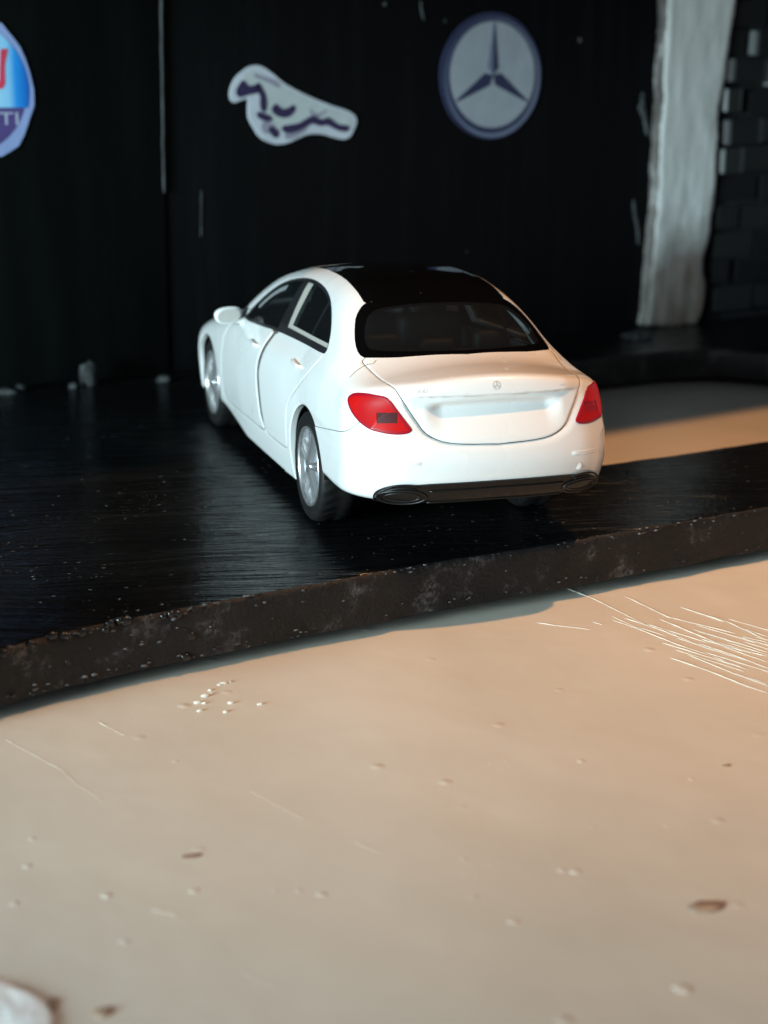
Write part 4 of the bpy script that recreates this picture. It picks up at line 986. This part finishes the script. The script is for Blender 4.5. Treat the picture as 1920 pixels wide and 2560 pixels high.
# brick pier to the right of the pillar, every brick its own piece
bp = empty('brick_wall', W(9.6, 0, 0), 'dark grey worn brick facing with painted-in light on some left edges on the wall to the right of the whitewashed pillar', 'brick wall')
build('mortar', *wbox(8.40, 11.9, .0, 4.15, .001, .035, .01), M['mortar'], bp)
pitch, bw, bh = .318, .60, .268
brick_me = None
for r in range(12):
    z0 = .10+r*pitch
    for k in range(7):
        u0 = 8.42+k*(bw+.045)-(.28 if r % 2 else 0); u0 += rng.uniform(-.05, .05); u1 = u0+bw+rng.uniform(-.07, .02)
        u0 = max(u0, 8.42)
        if u1-u0 < .12 or u1 > 11.9: continue
        if brick_me is None:
            v, f = rbox((-.5, -.5, -.5), (.5, .5, .5), .06, 2); brick_me = bpy.data.meshes.new('brick'); 
            v = [(a+.02*mnoise.noise(Vector((a, b, c))*3), b+.1*mnoise.noise(Vector((a, b, c))*4), c+.03*mnoise.noise(Vector((c, b, a))*3)) for a, b, c in v]
            brick_me.from_pydata(v, [], f); brick_me.materials.append(M['brick_plain'])
            edge_lit_me = brick_me.copy(); edge_lit_me.materials.clear(); edge_lit_me.materials.append(M['brick'])
        worn = (u0 < 8.5 and r in (5, 6, 7, 8)) or (8.6 < u0 < 9.2 and r in (8, 9))  # bricks with worn paint and painted-in edge light
        o = bpy.data.objects.new('brick', edge_lit_me if worn else brick_me); C.objects.link(o); o.parent = bp
        ctr_b = W((u0+u1)/2, z0+bh/2+rng.uniform(-.018, .018), .055+rng.uniform(-.025, .02))
        o.location = Vector(ctr_b-org(bp))*S; o.scale = ((u1-u0)*S, .09*S, bh*S*rng.uniform(.92, 1.04)); o.rotation_euler = (0, rng.uniform(-.03, .03), SLAB_ANG+rng.uniform(-.03, .03))

# crumbs by the wall's foot and on the board
for i, (x, y, r, sq, lb) in enumerate([(-1.50, 4.92, .10, (.8, .8, 1.5), 'tall pale plaster lump at the foot of the black wall, left of the car'), (-1.66, 4.805, .045, (1, 1, .8), 'small pale plaster crumb beside the tall lump at the foot of the wall'),
        (-2.114, 4.80, .05, (1, 1, .8), 'pale plaster crumb at the wall foot near the left edge of the picture'), (-2.25, 4.69, .07, (1.6, 1, .5), 'flat pale plaster crumb at the left edge by the wall foot'), (-.828, 4.93, .06, (1.2, 1, .7), 'pale plaster crumb at the wall foot just behind the front of the car'),
        (4.50, 6.10, .11, (1.5, 1, .5), 'greyish plaster lump lying at the foot of the whitewashed pillar')]):
    c_ = (x, y, r*sq[2]*.55)
    tag(build('plaster_crumb', *lump(c_, r, i+1, 2, sq, .5, 2.2), M['crumb'], None, base=(x, y, 0)), lb, 'crumb', 'plaster crumbs along the foot of the wall')
lp = []
for i, (x, y, r) in enumerate([(-1.677, -1.666, .022), (-1.646, -1.656, .018), (-1.707, -1.677, .014), (-1.765, -1.741, .018), (-1.808, -1.811, .025), (-1.768, -1.789, .016), (-1.859, -1.886, .026), (-1.869, -1.995, .020), (-1.7, -1.939, .021), (-1.751, -2.045, .020), (-1.564, -1.996, .018), (-1.827, -1.903, .016)]):
    lp.append(lump((x, y, BZ0+r*.1), r*.68, i+20, 2, (1.3, .8, .5), .7, 2.5))
for i, (x, y, r) in enumerate([(-0.719, -2.987, .020), (-0.638, -2.984, .020), (-0.705, -3.096, .016), (-0.31, -3.081, .024), (0.275, -2.853, .014), (0.31, -3.035, .018), (0.086, -3.402, .022), (-0.406, -3.602, .018), (-0.542, -3.711, .020), (-0.236, -3.785, .022), (-0.812, -3.899, .018), (-0.816, -4.023, .024), (-0.77, -4.049, .026), (-1.151, -4.34, .026), (-0.764, -4.929, .034), (-1.158, -3.826, .022), (-1.19, -3.924, .02), (-1.153, -3.968, .02), (-1.069, -3.904, .02), (-0.354, -2.876, .012),
        (-2.569, -3.708, .026), (-2.241, -3.769, .026), (-2.551, -4.066, .024), (-2.794, -3.151, .022), (-2.834, -3.388, .024), (-1.584, -3.81, .018), (-1.779, -3.934, .026), (-1.857, -3.883, .022), (-1.942, -3.858, .022), (-2.911, -3.67, .024), (-1.983, -2.89, .014), (-1.632, -2.54, .014), (-2.096, -2.556, .022), (-2.28, -2.474, .018), (0.684, -2.76, .012), (-0.133, -2.147, .010), (0.991, -2.76, .012)]):
    lp.append(lump((x, y, BZ0-.004), r*1.05, i+50, 2, (1.15, 1.15, .24), .2))
tag(build('lump', *join(*lp), M['board_lump'], board), kind='stuff')
SCR = [[(0.678, -0.683), (0.752, -0.926), (0.793, -1.17), (0.842, -1.46)], [(0.955, -0.913), (1.025, -1.349), (1.267, -1.724)], [(1.183, -1.207), (1.305, -1.521)], [(0.715, -1.241), (0.788, -1.567), (0.851, -1.757)], [(0.69, -1.307), (0.764, -1.491), (0.857, -1.792), (0.939, -1.98)], [(0.771, -1.294), (0.873, -1.522), (0.957, -1.788)], [(0.964, -1.368), (1.021, -1.6), (1.09, -1.861)], [(0.842, -1.46), (0.934, -1.645)], [(0.982, -1.812), (1.08, -2.054), (1.15, -2.263)], [(0.719, -1.965), (0.82, -2.198), (0.906, -2.461), (0.962, -2.578)], [(0.835, -1.951), (0.928, -2.259), (1.014, -2.492)], [(0.954, -2.017), (1.033, -2.26)], [(1.327, -1.618), (1.413, -1.819)], [(1.274, -1.778), (1.361, -1.906)], [(1.085, -1.892), (1.197, -2.184)], [(1.122, -1.936), (1.245, -2.102)], [(0.249, -1.234), (0.349, -1.317), (0.506, -1.433)], [(0.564, -1.308), (0.597, -1.371)], [(0.928, -2.259), (1.028, -2.468)], [(1.304, -1.43), (1.378, -1.877)],
    [(-2.819, -2.078), (-2.78, -2.157), (-2.703, -2.307), (-2.66, -2.4), (-2.598, -2.511), (-2.564, -2.649), (-2.472, -2.872)], [(-2.373, -1.984), (-2.326, -2.086), (-2.267, -2.212)], [(-1.838, -2.962), (-1.677, -3.306)], [(-1.538, -3.556), (-1.454, -3.697)], [(-2.202, -4.374), (-2.08, -4.555)], [(-2.426, -3.861), (-2.335, -3.942)]]
for i_ in range(26):
    q_ = rng.random(); a_ = (.70+.75*q_+rng.uniform(-.06, .06), -1.35-.75*rng.random()-.1*q_); l_ = rng.uniform(.15, .55)
    SCR.append([a_, (a_[0]+.28*l_, a_[1]-.95*l_*.6), (a_[0]+.46*l_, a_[1]-.95*l_)])
for i, s_ in enumerate(SCR):
    P = np.array(s_); seg = np.linalg.norm(np.diff(P, axis=0), axis=1); L = seg.sum(); n = max(8, int(L/.03)); cu = np.concatenate([[0], np.cumsum(seg)])
    qs = np.linspace(0, L, n); px = np.interp(qs, cu, P[:, 0]); py = np.interp(qs, cu, P[:, 1])
    far = i in (22, 23, 24, 25)
    fade = .42 if i in (20, 21, 22, 23, 24, 25) else 1
    rad = [fade*(.0050 if i in (2, 6, 8, 9, 10) else .0036)*(.35+1.1*abs(mnoise.noise(Vector((k*.35, i*2.3, 0)))))*(.3 if k in (0, n-1) else 1)*(.8 if far else 1) for k in range(n)]
    pts = [(a+.004*mnoise.noise(Vector((k*.5, i, 1))), b+.004*mnoise.noise(Vector((k*.5, i, 9))), BZ0+.0005+.2*rad[k]) for k, (a, b) in enumerate(zip(px, py))]
    build('scratch', *tube(pts, rad, 6), M['board_lump'], board)
bm_pts = [((-0.409, -4.447), .055, (1.5, .8, .22), 'small brown glue spot on the beige board towards the lower right'), ((-2.688, -4.498), .034, (1, 1, .3), 'brown round spot on the beige board beside the white foam piece'), ((0.309, -3.318), .018, (1.4, .8, .3), 'tiny brown fleck on the beige board at far right'), ((-2.198, -3.486), .026, (1.8, .8, .16), 'faint brown streak on the beige board towards the lower left')]
for i, ((x, y), r, sq, lb) in enumerate(bm_pts):
    tag(build('glue_spot', *lump((x, y, BZ0), r, i+80, 2, sq, .3), M['brown'], None, base=(x, y, BZ0)), lb, 'spot', 'brown spots on the beige board')
# white foam piece cut off by the picture's lower left corner
Vf, Ff = lump((-3.25, -4.60, BZ0+.001), .44, 12, 5, (.95, 1.2, .055), .22, 2.6)
fo = empty('foam_piece', (-3.4, -5.0, BZ0), 'white foam piece with a brown patch beside it in the lower left corner', 'foam piece')
build('foam_block', Vf, Ff, M['foam'], fo)
build('brown_patch', *lump((-2.845, -4.40, BZ0+.001), .022, 91, 2, (.8, 2.2, .35), .3), M['brown'], fo)  # small brown lump beside the foam's right edge
# black offcut on the base's front left corner
Vo, Fo = rbox((-3.25, -2.02, .004), (-2.845, -1.55, .22), .03, 3)
Vo = [(x+.03*nz((x, y, z), 3.0, 6.0), y+.03*nz((x, y, z), 3.0, 1.0), z) for x, y, z in Vo]
tag(build('foam_offcut', Vo, Fo, M['slab_edge'], None, base=(-3.0, -1.8, 0)), 'black painted offcut standing on the front left corner of the base', 'offcut')
